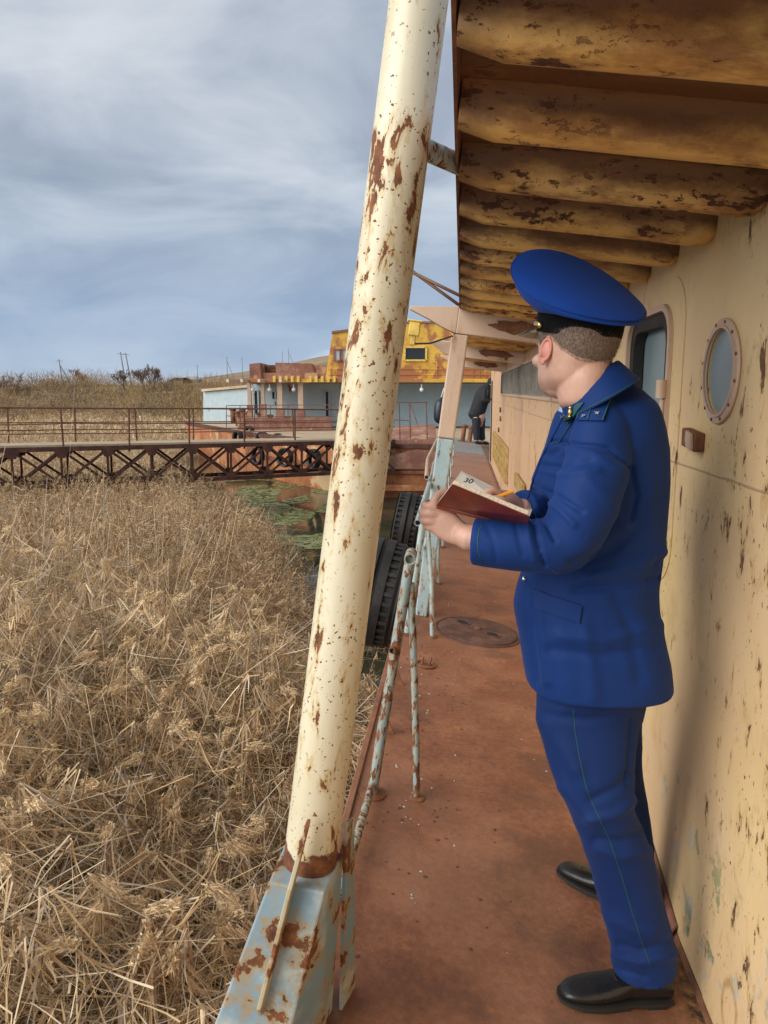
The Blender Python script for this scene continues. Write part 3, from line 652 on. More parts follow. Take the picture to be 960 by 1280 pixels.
# ================================================================== FOOTBRIDGE
bm_ = Matrix.Translation((0, 0, 0))
A = Vector((-15.5, 16.8, 2.62)); B = Vector((.4, 27.1, 2.28)); dv = (B-A); LB = dv.length; ex = dv.normalized(); ey = Vector((-ex.y, ex.x, 0)).normalized(); ez = ex.cross(ey)
BR = Matrix(((ex.x, ey.x, ez.x, A.x), (ex.y, ey.y, ez.y, A.y), (ex.z, ey.z, ez.z, A.z), (0, 0, 0, 1)))
br = thing('footbridge', 'rusty steel lattice footbridge with thin rails crossing the reeds to the far ship', 'bridge', mat4=BR)
WB = 1.25; HB = 1.18; NP = 15; PL = LB/NP
m_ = MB(); m_.box((0, 0, -.06), (LB, WB, 0)); m_.out('walkway_deck', M['pale_walk'] if 'pale_walk' in M else M['paledeck'], br)
for yy in (0, WB):
    for zz_, hh_ in ((-.12, .13), (-HB, .12)):
        m_ = MB(); m_.box((0, yy-.05, zz_-hh_/2), (LB, yy+.05, zz_+hh_/2)); m_.out('truss_chord', M['bridge'], br)
    for i in range(NP):
        x0_ = i*PL; off = .5 if yy else 0
        xa = x0_+off*PL*.6; xb = xa+PL
        if xb > LB: continue
        for (p, q, yo) in (((xa, yy-.01, -HB+.05), (xb, yy-.01, -.15), 0), ((xa, yy+.02, -.15), (xb, yy+.02, -HB+.05), 0)):
            m_ = MB(); m_.bar(p, q, .05, .07); m_.out('truss_diagonal', M['bridge'], br)
        m_ = MB(); m_.box((xa-.03, yy-.03, -HB), (xa+.03, yy+.03, -.1)); m_.out('truss_vertical', M['bridge'], br)
        for (zt, s_) in ((-HB+.02, 1), (-.17, -1)):
            m_ = MB(); m_.prism([(xa-.2, yy-.065, zt), (xa+.2, yy-.065, zt), (xa+.10, yy-.065, zt+s_*.20), (xa-.10, yy-.065, zt+s_*.20)], (0, .012, 0)); m_.out('gusset_plate', M['bridge'], br)
for i in range(NP+1):
    for zt in (-HB, -.2):
        m_ = MB(); m_.box((i*PL-.03 if i else 0, 0, zt-.03), (i*PL+.03, WB, zt+.03)); m_.out('cross_beam', M['bridge'], br)
rr = random.Random(3)
for yy in (.02, WB-.02):
    n_ = 11
    for i in range(n_):
        x_ = .4 + i*(LB-.8)/(n_-1) + (.55 if yy > 1 else 0)
        if x_ > LB: continue
        ln = rr.uniform(-.05, .03)
        m_ = MB(); m_.bar((x_, yy, -.25), (x_+ln, yy+rr.uniform(-.03, .03), 1.02), .045, .045, up=(1, 0, 0)); m_.out('railing_post', M['rail_rust'], br)
    for zt, r_ in ((1.02, .024), (.58, .016), (.40 if yy < 1 else .25, .016)):
        pts = [(t*LB/12., yy, zt+rr.uniform(-.02, .02)) for t in range(13)]
        m_ = MB(); m_.tube(pts, r_, 6); m_.out('handrail', M['rail_rust'], br)
for x_ in (1.5, LB*.47, LB-1.2):
    for yy in (.1, WB-.1):
        m_ = MB(); m_.tube([(x_, yy, -HB), (x_, yy, -3.2)], .09, 8); m_.out('support_leg', M['bridge'], br)
# rusty drum pipe lying at the water's edge
a_ = at(283, 607, 33.5); b_ = at(333, 602, 33.6); a_.z = .22; b_.z = .30
m_ = MB(); d_ = (b_-a_); m_.lathe([(.001, 0), (.24, 0), (.27, .02), (.27, d_.length*.5), (.285, d_.length*.5+.01), (.285, d_.length*.5+.05), (.27, d_.length*.5+.06), (.27, d_.length-.02), (.24, d_.length), (.001, d_.length)], a_, d_, 24)
tag(m_.out('floating_drum', M['orange'], autos=35), 'long rusty steel drum lying in the water under the footbridge', 'drum')

# ================================================================== FAR SHIP (yellow wheelhouse, pale blue deckhouse)
fs_ = thing('far_ship', 'derelict ship with yellow wheelhouse and pale blue deckhouse lying across the channel', 'ship', loc=(0, 34, 0))
def fo(mb, name, m, parent=fs_, **k): return mb.out(name, m, parent, world=True, **k)
hull = [(-12.5, 47), (-9.3, 41), (-6.6, 35.5), (-2.4, 29.6), (-.2, 27.6), (2.2, 27.2), (9.5, 27.0), (12, 30), (12, 47)]
n = len(hull); HT = 2.02
mb = MB()
for i in range(n):
    p, q = hull[i], hull[(i+1) % n]
    def inn(t, k): return (t[0]*(1-k)+1.5*k, t[1]*(1-k)+39*k)
    p0, q0 = inn(p, .03), inn(q, .03)
    mb.add([(p0[0], p0[1], -1), (q0[0], q0[1], -1), (q[0], q[1], .95), (p[0], p[1], .95), (q[0], q[1], HT), (p[0], p[1], HT)], [(0, 1, 2, 3), (3, 2, 4, 5)])
fo(mb, 'hull_side', M['orange'])
mb = MB()
for i in range(n):
    p, q = hull[i], hull[(i+1) % n]; mb.bar((p[0], p[1], HT-.06), (q[0], q[1], HT-.06), .16, .16)
fo(mb, 'rubbing_strake_top', M['bridge'])
mb = MB()
for i in range(2, 6):
    p, q = hull[i], hull[(i+1) % n]; mb.bar((p[0], p[1]-.03, 1.0), (q[0], q[1]-.03, 1.0), .14, .12)
fo(mb, 'rubbing_strake', M['rust'])
mb = MB(); mb.add([(p[0], p[1], HT) for p in hull], [tuple(reversed(range(n)))]); fo(mb, 'main_deck', M['paledeck'])
# sloping rusty plate and crust on the near corner of its deck
mb = MB(); mb.add([(-1.0, 28.2, HT+.02), (2.0, 27.6, HT+.02), (2.2, 32, HT+.55), (-1.2, 33, HT+.30)], [(0, 1, 2, 3)]); mb.prism([(-1.0, 28.2, HT+.01), (2.0, 27.6, HT+.01), (2.0, 27.6, HT+.16), (-1.0, 28.2, HT+.10)], (0, .1, 0)); fo(mb, 'rusty_deck_plate', M['redrust'])
mb = MB(); mb.prism([(-.6, 27.45, 1.12), (1.9, 27.15, 1.12), (1.9, 27.15, 1.80), (1.2, 27.2, 1.86), (.2, 27.35, 1.60)], (0, .25, 0)); fo(mb, 'rust_stained_panel', M['redrust'])
mb = MB(); mb.box((-.3, 27.0, .35), (2.6, 27.2, .55)); fo(mb, 'belting', M['orange'])
# deckhouse: blue wall on Y=40
YW = 40.0
def fx(px, Y=YW): return at(px, 500, Y).x
def fz(py, Y=YW): return at(480, py, Y).z
zb, zt_ = fz(533), fz(479)
xl, xr = fx(313), fx(640)
mb = MB(); mb.box((xl, YW, zb), (fx(425), YW+6, zt_)); o = fo(mb, 'deckhouse_wall', M['bluewall'])
mb = MB(); mb.box((fx(425), YW-.01, zb), (xr+3, YW+6.01, zt_-.01)); o = fo(mb, 'deckhouse_wall', M['bluewall2'])
mb = MB(); mb.box((xl-.3, YW-2.3, zb-.1), (fx(418), YW-2.15, fz(522, YW-2.2))); fo(mb, 'rusty_bulwark', M['redrust'])
for pxs, pxe, ya, yb, nm in ((318, 323, 488, 517, 'door'), (340, 344.5, 489, 498, 'window'), (406.5, 411.5, 489, 520, 'door'), (343, 346, 502, 505, 'window')):
    mb = MB(); mb.box((fx(pxs), YW-.06, fz(yb)), (fx(pxe), YW-.02, fz(ya))); w_ = fo(mb, nm, M['darkhole'])
    mb = MB(); x1, x2, z1, z2 = fx(pxs), fx(pxe), fz(yb), fz(ya)
    for (p, q) in (((x1, z1), (x1, z2)), ((x2, z1), (x2, z2)), ((x1, z2), (x2, z2))): mb.bar((p[0], YW-.07, p[1]), (q[0], YW-.07, q[1]), .07, .07, up=(0, 1, 0))
    mb.out('frame', M['bluewall'], w_)
    # frame kept as the opening's own child
    inv = Matrix.Translation(-fs_.location)
    for v_ in w_.children[0].data.vertices: v_.co = inv @ v_.co
for px, low in ((312, 506), (329, 505), (350, 512), (376, 512)):
    w2 = .17 if px < 340 else .26
    mb = MB(); mb.box((fx(px, YW-2)-w2/2, YW-2.1, fz(low, YW-2)), (fx(px, YW-2)+w2/2, YW-1.85, zt_+.02)); fo(mb, 'pillar', M['pink'])
    mb = MB(); mb.box((fx(px, YW-2)-w2*.75, YW-2.13, zb-.1), (fx(px, YW-2)+w2*.75, YW-1.82, fz(low, YW-2)-.003)); fo(mb, 'pillar_foot', M['redrust'])
    mb = MB(); mb.bar((fx(px, YW-2)-.9, YW-2.9, zt_+.10), (fx(px, YW-2)+.1, YW, zt_+.02), .14, .16); fo(mb, 'roof_beam', M['pink'])
for px in (316, 337, 367, 527):
    p = at(px, 485, YW-2.2); mb = MB(); mb.tube([p+Vector((0, 0, .2)), p], .03, 6); mb.ball(p-Vector((0, 0, .08)), .105, 10, 7); fo(mb, 'lamp', M['white'], smooth=True)
# roof slab with striped overhang
xo = fx(613, YW-2.4)
mb = MB(); mb.box((fx(313, YW-2.4), YW-2.4, zt_+.02), (xr+3, YW+6.2, zt_+.20)); fo(mb, 'roof_slab', M['yellow'])
i = 0; xx = fx(342, YW-2.4)
while xx < fx(424, YW-2.4):
    if not (.45 < (i % 9)/9. < .6):
        mb = MB(); mb.box((xx, YW-2.5, zt_+.03), (xx+.13, YW-2.402, zt_+.34)); fo(mb, 'roof_edge_bracket', M['yellowtrim'])
    xx += .30; i += 1
# red deckhouse box on the roof
yb_ = YW-1.6; zr = zt_+.2
mb = MB(); mb.prism([(fx(313, yb_), yb_, zr), (fx(328, yb_), yb_, zr), (fx(326, yb_), yb_, zr+.55), (fx(326, yb_), yb_, fz(453.5, yb_)), (fx(313, yb_), yb_, fz(455, yb_))], (0, 2.5, 0)); fo(mb, 'roof_bulwark', M['redrust'])
mb = MB(); mb.prism([(fx(346, yb_), yb_+.3, zr), (fx(396, yb_), yb_+.3, zr), (fx(388, yb_), yb_+.3, fz(454, yb_)), (fx(344, yb_), yb_+.3, fz(453, yb_))], (0, 2.5, 0)); fo(mb, 'roof_locker', M['redrust'])
mb = MB(); mb.box((fx(326, yb_), yb_+.12, zr), (fx(397, yb_), yb_+.22, fz(466, yb_))); fo(mb, 'roof_bulwark', M['redrust'])
mb = MB(); mb.box((fx(328, yb_), yb_+1.5, zr), (fx(347, yb_), yb_+2.4, fz(455, yb_))); fo(mb, 'roof_locker', M['rust'])
mb = MB(); mb.box((fx(395, yb_), yb_+.4, zr), (fx(407, yb_), yb_+.55, fz(456, yb_))); fo(mb, 'roof_bulwark', M['redrust'])
# wheelhouse
yh = YW-1.5; h0z, h1z = zr+.0, fz(417, yh)
mb = MB(); mb.prism([(fx(407, yh), yh, h0z), (fx(660, yh), yh, h0z), (fx(660, yh), yh, fz(402, yh)), (fx(500, yh), yh, fz(404, yh)), (fx(440, yh), yh, fz(413.5, yh)), (fx(416.5, yh), yh, h1z)], (0, 5, 0)); wh = fo(mb, 'wheelhouse_wall', M['yellow'])
mb = MB(); mb.prism([(fx(415.5, yh), yh-.08, h1z), (fx(440, yh), yh-.08, fz(413.5, yh)), (fx(500, yh), yh-.08, fz(404, yh)), (fx(661, yh), yh-.08, fz(402, yh)), (fx(661, yh), yh-.08, fz(400, yh)), (fx(500, yh), yh-.08, fz(402, yh)), (fx(439, yh), yh-.08, fz(411, yh)), (fx(416, yh), yh-.08, h1z+.12)], (0, 5.2, 0)); fo(mb, 'wheelhouse_roof_edge', M['redrust'])
for pz in (462, 469):
    mb = MB(); mb.box((fx(411, yh), yh-.04, fz(pz, yh)), (fx(640, yh), yh-.003, fz(pz, yh)+.05)); fo(mb, 'plate_rib', M['yellow'])
for px in (590, 598, 606, 470, 545, 560):
    mb = MB(); mb.box((fx(px, yh), yh-.035, fz(476, yh)), (fx(px, yh)+.05, yh-.004, fz(450, yh))); fo(mb, 'plate_rib', M['yellow'])
for x1, x2, y1, y2, gm_, fm_, lab in ((418.5, 426, 437, 451, 'paleglass', 'redrust', None), (427.5, 436, 437, 450.5, 'paleglass', 'redrust', None), (505.5, 532, 434, 450.5, 'darkglass', 'yellowtrim', 'dark window in a yellow frame'), (618, 640, 436, 450, 'darkglass', 'yellowtrim', None), (455, 480, 435, 450.5, 'darkglass', 'yellowtrim', None)):
    X1, X2, Z1, Z2 = fx(x1, yh), fx(x2, yh), fz(y2, yh), fz(y1, yh); mb = MB()
    for (p, q) in (((X1, Z1), (X1, Z2)), ((X2, Z1), (X2, Z2)), ((X1, Z2), (X2, Z2)), ((X1, Z1), (X2, Z1))): mb.bar((p[0], yh-.05, p[1]), (q[0], yh-.05, q[1]), .09, .09, up=(0, 1, 0))
    w_ = fo(mb, 'window', M[fm_]); 
    if lab: w_['label'] = lab
    mb = MB(); mb.box((X1+.03, yh-.03, Z1+.03), (X2-.03, yh-.006, Z2-.03)); g_ = fo(mb, 'pane', M[gm_]); g_.parent = w_
# mast stays
# thin railing on its near deck, and a hand winch
mb = MB()
for px in (500, 513, 534): mb.tube([at(px, 549, 28.5), at(px-1, 503, 28.5)], .022, 6); fo(mb, 'deck_railing', M['rail_rust']) if False else None
mb.tube([at(478, 503, 28.5), at(534, 503, 28.5)], .02, 6); mb.tube([at(478, 524, 28.5), at(513, 526, 28.5)], .016, 6); mb.tube([at(513, 505, 28.5), at(522, 531, 28)], .02, 6)
fo(mb, 'deck_railing', M['rail_rust'])
for k, (px, py) in enumerate(((291, 516), (297, 519), (303, 517), (309, 520), (325, 521), (338, 524), (360, 526))):
    p = at(px, py, 38.2); mb = MB(); mb.tube([p-Vector((0, 0, .55)), p+Vector((0, 0, .1))], [.12, .14], 10); mb.ball(p+Vector((0, 0, .16)), .17, 10, 6, (1.1, 1.1, .5)); fo(mb, 'bollard', M['rust'], smooth=True)
# low rail along its left end
mb = MB()
for px in (283, 300, 318, 338, 360): mb.tube([at(px, 536, 37), at(px, 507, 37)], .02, 5)
mb.tube([at(283, 507, 37), at(420, 506, 37)], .02, 5); mb.tube([at(283, 520, 37), at(420, 521, 37)], .02, 5); fo(mb, 'bow_railing', M['rail_rust'])
# second vessel's pale flank beyond the left end
bg_ = thing('moored_barge', 'pale blue barge end with tan deck edge left of the deckhouse', 'barge', loc=(-12, 58, 0))
a_, b_ = at(258, 501, 58), at(313, 484, 52)
mb = MB(); mb.prism([(a_.x-.3, a_.y, 1.2), (b_.x+2, b_.y, 1.2), (b_.x+2, b_.y, b_.z+.15), (a_.x-.2, a_.y, a_.z+.75), (a_.x-.3, a_.y, 2.9)], (0, 6, 0)); mb.out('hull_side', M['paleblue'] if 'paleblue' in M else M['bluewall'], bg_, world=True)
mb = MB(); mb.bar((a_.x-.2, a_.y-.15, a_.z+.8), (b_.x+2, b_.y-.15, b_.z+.25), .3, .18); mb.out('deck_edge', M['paledeck'], bg_, world=True)
mb = MB(); mb.box((a_.x-.2, a_.y+.02, -.5), (b_.x+2, a_.y+5, 1.2)); mb.out('hull_bottom', M['orange'], bg_, world=True)

# ---- tyres as fenders
def tyre_mesh(Rr, w, lugs=34, seed=0, nprof=1):
    """profile with shoulders, grooves between circumferential ribs, and a hollow inside"""
    a = w/2; t = Rr*.30
    prof = [(Rr-t, -a*.55), (Rr-t*.55, -a*.96), (Rr-.20*t, -a), (Rr-.03, -a*.93), (Rr-.010, -a*.80), (Rr-.032, -a*.74), (Rr-.032, -a*.46), (Rr-.004, -a*.42), (Rr, -a*.10), (Rr-.028, -a*.06), (Rr-.028, a*.06), (Rr, a*.10), (Rr-.004, a*.42),
            (Rr-.032, a*.46), (Rr-.032, a*.74), (Rr-.010, a*.80), (Rr-.03, a*.93), (Rr-.20*t, a), (Rr-t*.55, a*.96), (Rr-t, a*.55), (Rr-t*1.02, a*.40), (Rr-t*.5, a*.7), (Rr-t*.3, 0), (Rr-t*.5, -a*.7), (Rr-t*1.02, -a*.40)]
    m_ = MB(); m_.lathe(prof, (0, 0, 0), (1, 0, 0), 44, closed=True)
    l_ = MB()
    for k in range(lugs):
        an = 2*math.pi*k/lugs; q = Matrix.Rotation(an, 4, 'X')
        for s_ in (-1, 1): l_.box((s_*a*.60-.030*w/.3, -.016, Rr-.036), (s_*a*.60+.030*w/.3, .016, Rr-.014), rot=q)
    return m_, l_
def tyre(label, mat4, Rr, w, rope=None):
    t_ = thing('tyre', label, 'tyre', mat4=mat4, group='tyres hung as fenders')
    m_, l_ = tyre_mesh(Rr, w); m_.out('casing', M['rubber'], t_, autos=40); o_ = l_.out('tread_lug', M['rubber'], t_, bevel=.004); o_['kind'] = 'stuff'
    if rope:
        r_ = MB(); r_.tube(rope, .012, 6); r_.out('rope', M['white'], t_)
    return t_
k = 0
for px, py, Y, lab in ((297, 549, 35.2, 'small fender tyre furthest left on the far ship'), (311, 543, 37.5, 'small fender tyre standing higher, second from the left on the far ship'), (328, 551, 34.6, 'small fender tyre third from the left on the far ship'), (347, 553, 34.0, 'small fender tyre fourth from the left on the far ship'),
                       (322, 570, 33.9, 'fender tyre hanging low on the far ship behind the bridge lattice, left'), (356, 572, 32.0, 'fender tyre hanging low on the far ship behind the bridge lattice, middle'), (392, 574, 30.0, 'fender tyre hanging low on the far ship behind the bridge lattice, right')):
    p = at(px, py, Y-.45); tyre(lab, Matrix.Translation(p) @ Matrix.Rotation(R(35+8*(k % 3)), 4, 'Z') @ Matrix.Rotation(R(5), 4, 'Y'), .42, .26); k += 1
# ================================================================== OUR SHIP (side deck, cabin wall, canopy)
sh = thing('moored_ship', 'rusting moored ship with narrow brown side deck, buff cabin wall and beamed canopy', 'ship', mat4=SHIP)
def so_(mb, name, m, parent=sh, **k): return mb.out(name, m, parent, **k)
mb = MB(); mb.box((-.385, -4, -.012), (.80, 25.0, 0)); so_(mb, 'side_deck', M['deck'])
mb = MB(); mb.box((-.392, -4, -2.9), (6, 25.0, -.014)); so_(mb, 'hull', M['rust'])
mb = MB(); mb.box((-.412, -4, -.07), (-.386, 25.0, .012)); so_(mb, 'deck_edge_strip', M['deck'], bevel=.004)
# cabin wall slab with openings cut through it
def W3(y, h, off=0.): return wallpt(y, h, off)
wv = MB(); WE = 18.0
a0 = [W3(-4, -.1), W3(WE, -.1), W3(WE, 2.22), W3(-4, 2.22)]
wv.prism(a0, WN*.10); wall = so_(wv, 'cabin_wall', M['wall'])
def rrect(y0, y1, h0, h1, r, off, n=7):
    pts = []
    for (cy, ch, s_) in ((y1-r, h1-r, 0), (y0+r, h1-r, 90), (y0+r, h0+r, 180), (y1-r, h0+r, 270)):
        for k in range(n+1):
            a = R(s_+90*k/n); pts.append(W3(cy+r*math.cos(a), ch+r*math.sin(a), off))
    return pts
def circ(cy, ch, r, off, n=40): return [W3(cy+r*math.cos(2*math.pi*k/n), ch+r*math.sin(2*math.pi*k/n), off) for k in range(n)]
WIN = (2.60, 3.22, 1.18, 1.955); PORT = (2.10, 1.735, .112)
cutter = MB(); cutter.prism(rrect(*WIN, .11, .05), WN*.25); cutter.prism(circ(*PORT[:2], PORT[2], .05), WN*.25)
co = so_(cutter, 'cutter', M['darkhole'])
bm0 = bmesh.new(); bm0.from_mesh(co.data); bmesh.ops.recalc_face_normals(bm0, faces=bm0.faces); bm0.to_mesh(co.data); bm0.free()
bm0 = bmesh.new(); bm0.from_mesh(wall.data); bmesh.ops.recalc_face_normals(bm0, faces=bm0.faces); bm0.to_mesh(wall.data); bm0.free()
bo = wall.modifiers.new('cut', 'BOOLEAN'); bo.operation = 'DIFFERENCE'; bo.object = co; bo.solver = 'EXACT'
me = evaluated(wall, 'cabin_wall'); wall.modifiers.clear(); wall.data = me; bpy.data.objects.remove(co)
def ring(outer, inner, d, name, m, parent, **k):
    """frame between two outlines (same count), pushed by d"""
    n_ = len(outer); d = Vector(d); vs = [Vector(p) for p in outer] + [Vector(p) for p in inner]; vs += [v+d for v in vs]; fs = []
    for i in range(n_):
        j = (i+1) % n_
        fs += [(i, j, n_+j, n_+i), (2*n_+i, 3*n_+i, 3*n_+j, 2*n_+j), (i, 2*n_+i, 2*n_+j, j), (n_+i, n_+j, 3*n_+j, 3*n_+i)]
    o = mesh_obj(name, vs, fs, m, parent, **k)
    b_ = bmesh.new(); b_.from_mesh(o.data); bmesh.ops.recalc_face_normals(b_, faces=b_.faces); b_.to_mesh(o.data); b_.free(); return o
y0, y1, h0, h1 = WIN
win = ring(rrect(y0-.022, y1+.022, h0-.022, h1+.022, .13, .018), rrect(y0, y1, h0, h1, .11, .018), WN*.016, 'window', M['pink'], sh, autos=40)
win['label'] = 'rounded cabin window with blue pane'
ring(rrect(y0-.0005, y1+.0005, h0-.0005, h1+.0005, .11, .0), rrect(y0+.085, y1-.05, h0+.03, h1-.045, .07, .0), WN*.04, 'gasket_recess_shade', M['rubber'], win, autos=40)  # rubber gasket, widened so its black stands in for shade in the recess
mb = MB(); mb.prism(rrect(y0+.01, y1-.01, h0+.01, h1-.01, .10, -.045), WN*.006); mb.out('pane', M['glass'], win)
mb = MB(); mb.tube([W3(y0-.01, 1.66, .03), W3(y0-.01, 1.72, .03)], .018, 12); mb.tube([W3(y0-.01, 1.60, .025), W3(y0-.01, 1.655, .025)], .009, 8); mb.out('hinge', M['pink'], win, autos=40)
wp_ = ring(rrect(y0-.14, y1+.14, h0-.15, h1+.10, .16, .0035), rrect(y0-.023, y1+.023, h0-.023, h1+.023, .131, .0035), WN*.003, 'window_surround', M['wall'], sh)
pr, n40 = PORT, 40
pt = ring(circ(pr[0], pr[1], .140, .010), circ(pr[0], pr[1], .113, .010), WN*.0095, 'porthole', M['pink'], sh, bevel=.004)
pt['label'] = 'round porthole in a rusty pink rim'
mb = MB(); mb.prism(circ(pr[0], pr[1], .1115, -.004), WN*.006); mb.out('pane', M['glass'], pt)
ring(circ(pr[0], pr[1], .122, .014), circ(pr[0], pr[1], .114, .014), WN*.004, 'rim_bead', M['pink'], pt)
for k in range(12):
    a = 2*math.pi*k/12+.2; mb = MB(); mb.tube([W3(pr[0]+.131*math.cos(a), pr[1]+.131*math.sin(a), .009), W3(pr[0]+.131*math.cos(a), pr[1]+.131*math.sin(a), .013)], .0045, 6); mb.out('bolt', M['rust'], pt)
mb = MB(); mb.prism([W3(2.33, 1.575, .030), W3(2.20, 1.565, .030), W3(2.20, 1.51, .030), W3(2.33, 1.52, .030)], WN*.030); so_(mb, 'wall_bracket', M['rust'], bevel=.005)
mb = MB(); mb.prism([W3(2.255, 1.57, .041), W3(2.205, 1.56, .043), W3(2.202, 1.515, .041), W3(2.248, 1.52, .041), W3(2.27, 1.54, .037)], WN*.012); so_(mb, 'bracket_paint_lump', M['pink'], bevel=.004)
# louvred strip along the far part
nL = 13; ya, yb = 5.3, 12.6
for k in range(nL):
    p, q = ya+(yb-ya)*k/nL+.02, ya+(yb-ya)*(k+1)/nL-.02
    mb = MB(); mb.prism([W3(p, 1.64, .012), W3(q, 1.64, .012), W3(q, 1.96, .012), W3(p, 1.96, .012)], WN*.010)
    for j in range(4):
        s_ = p + (q-p)*(j+.5)/4; mb.bar(W3(s_, 1.65, .018), W3(s_, 1.95, .018), .02, .02, up=WN)
    so_(mb, 'louvre_panel', M['louvre'])
mb = MB(); mb.prism([W3(12.65, 1.62, .012), W3(13.3, 1.62, .012), W3(13.3, 1.95, .012), W3(12.65, 1.95, .012)], WN*.01); so_(mb, 'louvre_opening', M['darkhole'])
mb = MB(); mb.bar(W3(ya, 1.62, .012), W3(13.3, 1.62, .012), .03, .02, up=WN); mb.bar(W3(ya, 1.98, .012), W3(13.3, 1.98, .012), .03, .02, up=WN); so_(mb, 'louvre_frame', M['pink'])
# ochre lattice grille
for (g0, g1, gh0, gh1) in ((10.9, 15.4, .34, .86), (7.9, 9.0, .56, .70)):
    mb = MB(); n_ = 11 if g1 > 10 else 3
    for k in range(n_+1): s_ = g0+(g1-g0)*k/n_; mb.bar(W3(s_, gh0, .03), W3(s_, gh1, .03), .09, .03, up=WN)
    for k in range(5): hh = gh0+(gh1-gh0)*k/4; mb.bar(W3(g0, hh, .034), W3(g1, hh, .034), .025, .02, up=WN)
    so_(mb, 'vent_grille', M['ochre'])
for (y_, h_) in ((13.2, 1.35), (13.1, 1.20), (13.6, .98), (17.3, 1.5)):
    mb = MB(); mb.tube([W3(y_, h_, 0), W3(y_, h_, .03)], .045, 8); so_(mb, 'rivet', M['rust'])
# door slot near the far end, wall foot angle
mb = MB(); mb.prism([W3(17.0, .05, .004), W3(17.7, .05, .004), W3(17.7, 1.9, .004), W3(17.0, 1.9, .004)], WN*.003); so_(mb, 'door_opening', M['darkhole'])
mb = MB()
yy = 1.2
while yy < 17:
    y2 = yy + random.uniform(.2, .5); mb.prism([W3(yy, 0, .012), W3(y2, 0, .012), W3(y2, .02, .004), W3(yy, .02+random.uniform(0, .015), .004)], WN*.003); yy = y2
so_(mb, 'wall_foot_weld', M['rust'])
mb = MB(); mb.prism([W3(2.13, 0.004, .035), W3(2.68, 0.004, .035), W3(2.68, .17, .012), W3(2.60, .16, .012), W3(2.13, .05, .012)], WN*.008); so_(mb, 'rusty_foot_plate', M['redrust'])
# canopy
CZ = 2.155
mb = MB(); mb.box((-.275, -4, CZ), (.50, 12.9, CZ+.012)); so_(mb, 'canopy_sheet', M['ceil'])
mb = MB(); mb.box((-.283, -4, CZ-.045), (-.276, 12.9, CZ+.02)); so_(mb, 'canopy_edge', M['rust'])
mb = MB(); mb.box((.40, -4, CZ+.02), (5, WE+.1, CZ+.14)); so_(mb, 'cabin_roof_light_block', M['ceil'])  # unseen slab over the cabin, added to keep sky light from leaking in
# pressed beams: rounded trough section, ends rounded off at the wall
BSP = .358; BY0 = 1.90 - BSP*14
sec = [(-.072, 0), (-.054, -.008), (-.047, -.026), (-.043, -.052), (-.036, -.072), (-.022, -.085), (0, -.090), (.020, -.085), (.031, -.068), (.036, -.034), (.040, -.008), (.052, 0)]
k = 0
while BY0 + k*BSP < 12.8:
    yb_ = BY0 + k*BSP; k += 1
    vs = []; fs = []; ns = len(sec)
    xs_ = [(-.272, .80), (-.20, 1.0)] + [(x_, 1.0) for x_ in (-.08, .05, .18, .30)] + [(.37, 1.02), (.41, .93), (.432, .66), (.44, .2), (.443, .02)]
    for x_, f_ in xs_:
        wob = .003*mnoise.noise(Vector((x_*6, yb_*3, 0)))
        dxl = (2.155-.09*f_)*0
        for (a, z_) in sec: a *= .82; vs.append((x_+ (.016 if x_ > .36 else 0)*(-z_/.09)*1.0, yb_ + a*(1 if f_ > .9 else .9), CZ - .0005 + z_*f_*(1+wob*10)))
    for i in range(len(xs_)-1):
        for j in range(ns-1): fs.append((i*ns+j, i*ns+j+1, (i+1)*ns+j+1, (i+1)*ns+j))
    fs.append(tuple(range(ns))); fs.append(tuple(reversed([(len(xs_)-1)*ns+j for j in range(ns)])))
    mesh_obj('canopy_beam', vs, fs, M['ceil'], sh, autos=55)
# portal frames: post, crossbeam, outboard bracket
for (py_, col_) in ((5.05, 1), (8.5, 0), (12.0, 0)):
    mb = MB(); mb.box((-.285, py_-.05, CZ-.205), (.452, py_+.05, CZ-.004)); so_(mb, 'portal_beam', M['pink'], bevel=.006)
    pq = [(.125+.19*math.cos(a)*(1+.25*mnoise.noise(Vector((a*2, py_, 1)))), py_-.0505, CZ-.125+.042*math.sin(a)*(1+.5*mnoise.noise(Vector((a*3, py_, 5))))) for a in [2*math.pi*q/36 for q in range(36)]]
    mb = MB(); mb.prism(pq, (0, -.002, 0)); so_(mb, 'peeled_patch', M['rust'])
    poly = [(-.285, py_-.05, CZ-.03), (-.60, py_-.05, CZ-.065), (-.605, py_-.05, CZ-.085), (-.55, py_-.05, CZ-.105), (-.47, py_-.05, CZ-.135), (-.38, py_-.05, CZ-.175), (-.285, py_-.05, CZ-.205)]
    mb = MB(); mb.prism(poly, (0, .10, 0)); so_(mb, 'portal_bracket', M['pink'], bevel=.004)
    mb = MB(); mb.box((-.312, py_-.045, 1.26), (-.200, py_+.045, CZ-.207)); so_(mb, 'post', M['pink'], bevel=.010)
    mb = MB(); mb.prism([(-.312, py_-.045, 1.256), (-.200, py_-.045, 1.256), (-.220, py_-.045, 0.0), (-.302, py_-.045, 0.0)], (0, .09, 0)); so_(mb, 'post_base', M['bluepaint'], bevel=.010)
mb = MB(); mb.box((-.59, 4.94, 1.90), (-.52, 5.0, 1.99)); mb.box((-.57, 4.95, 1.84), (-.54, 4.99, 1.90)); mb.box((-.605, 4.93, 1.99), (-.505, 5.01, 2.0)); so_(mb, 'junction_box', M['yellowtrim'], bevel=.006)
mb = MB(); mb.tube([(-.54, 4.96, 1.85), (-.44, 4.97, 1.865), (-.30, 4.98, 1.93)], .006, 6); so_(mb, 'cable', M['black_metal'])
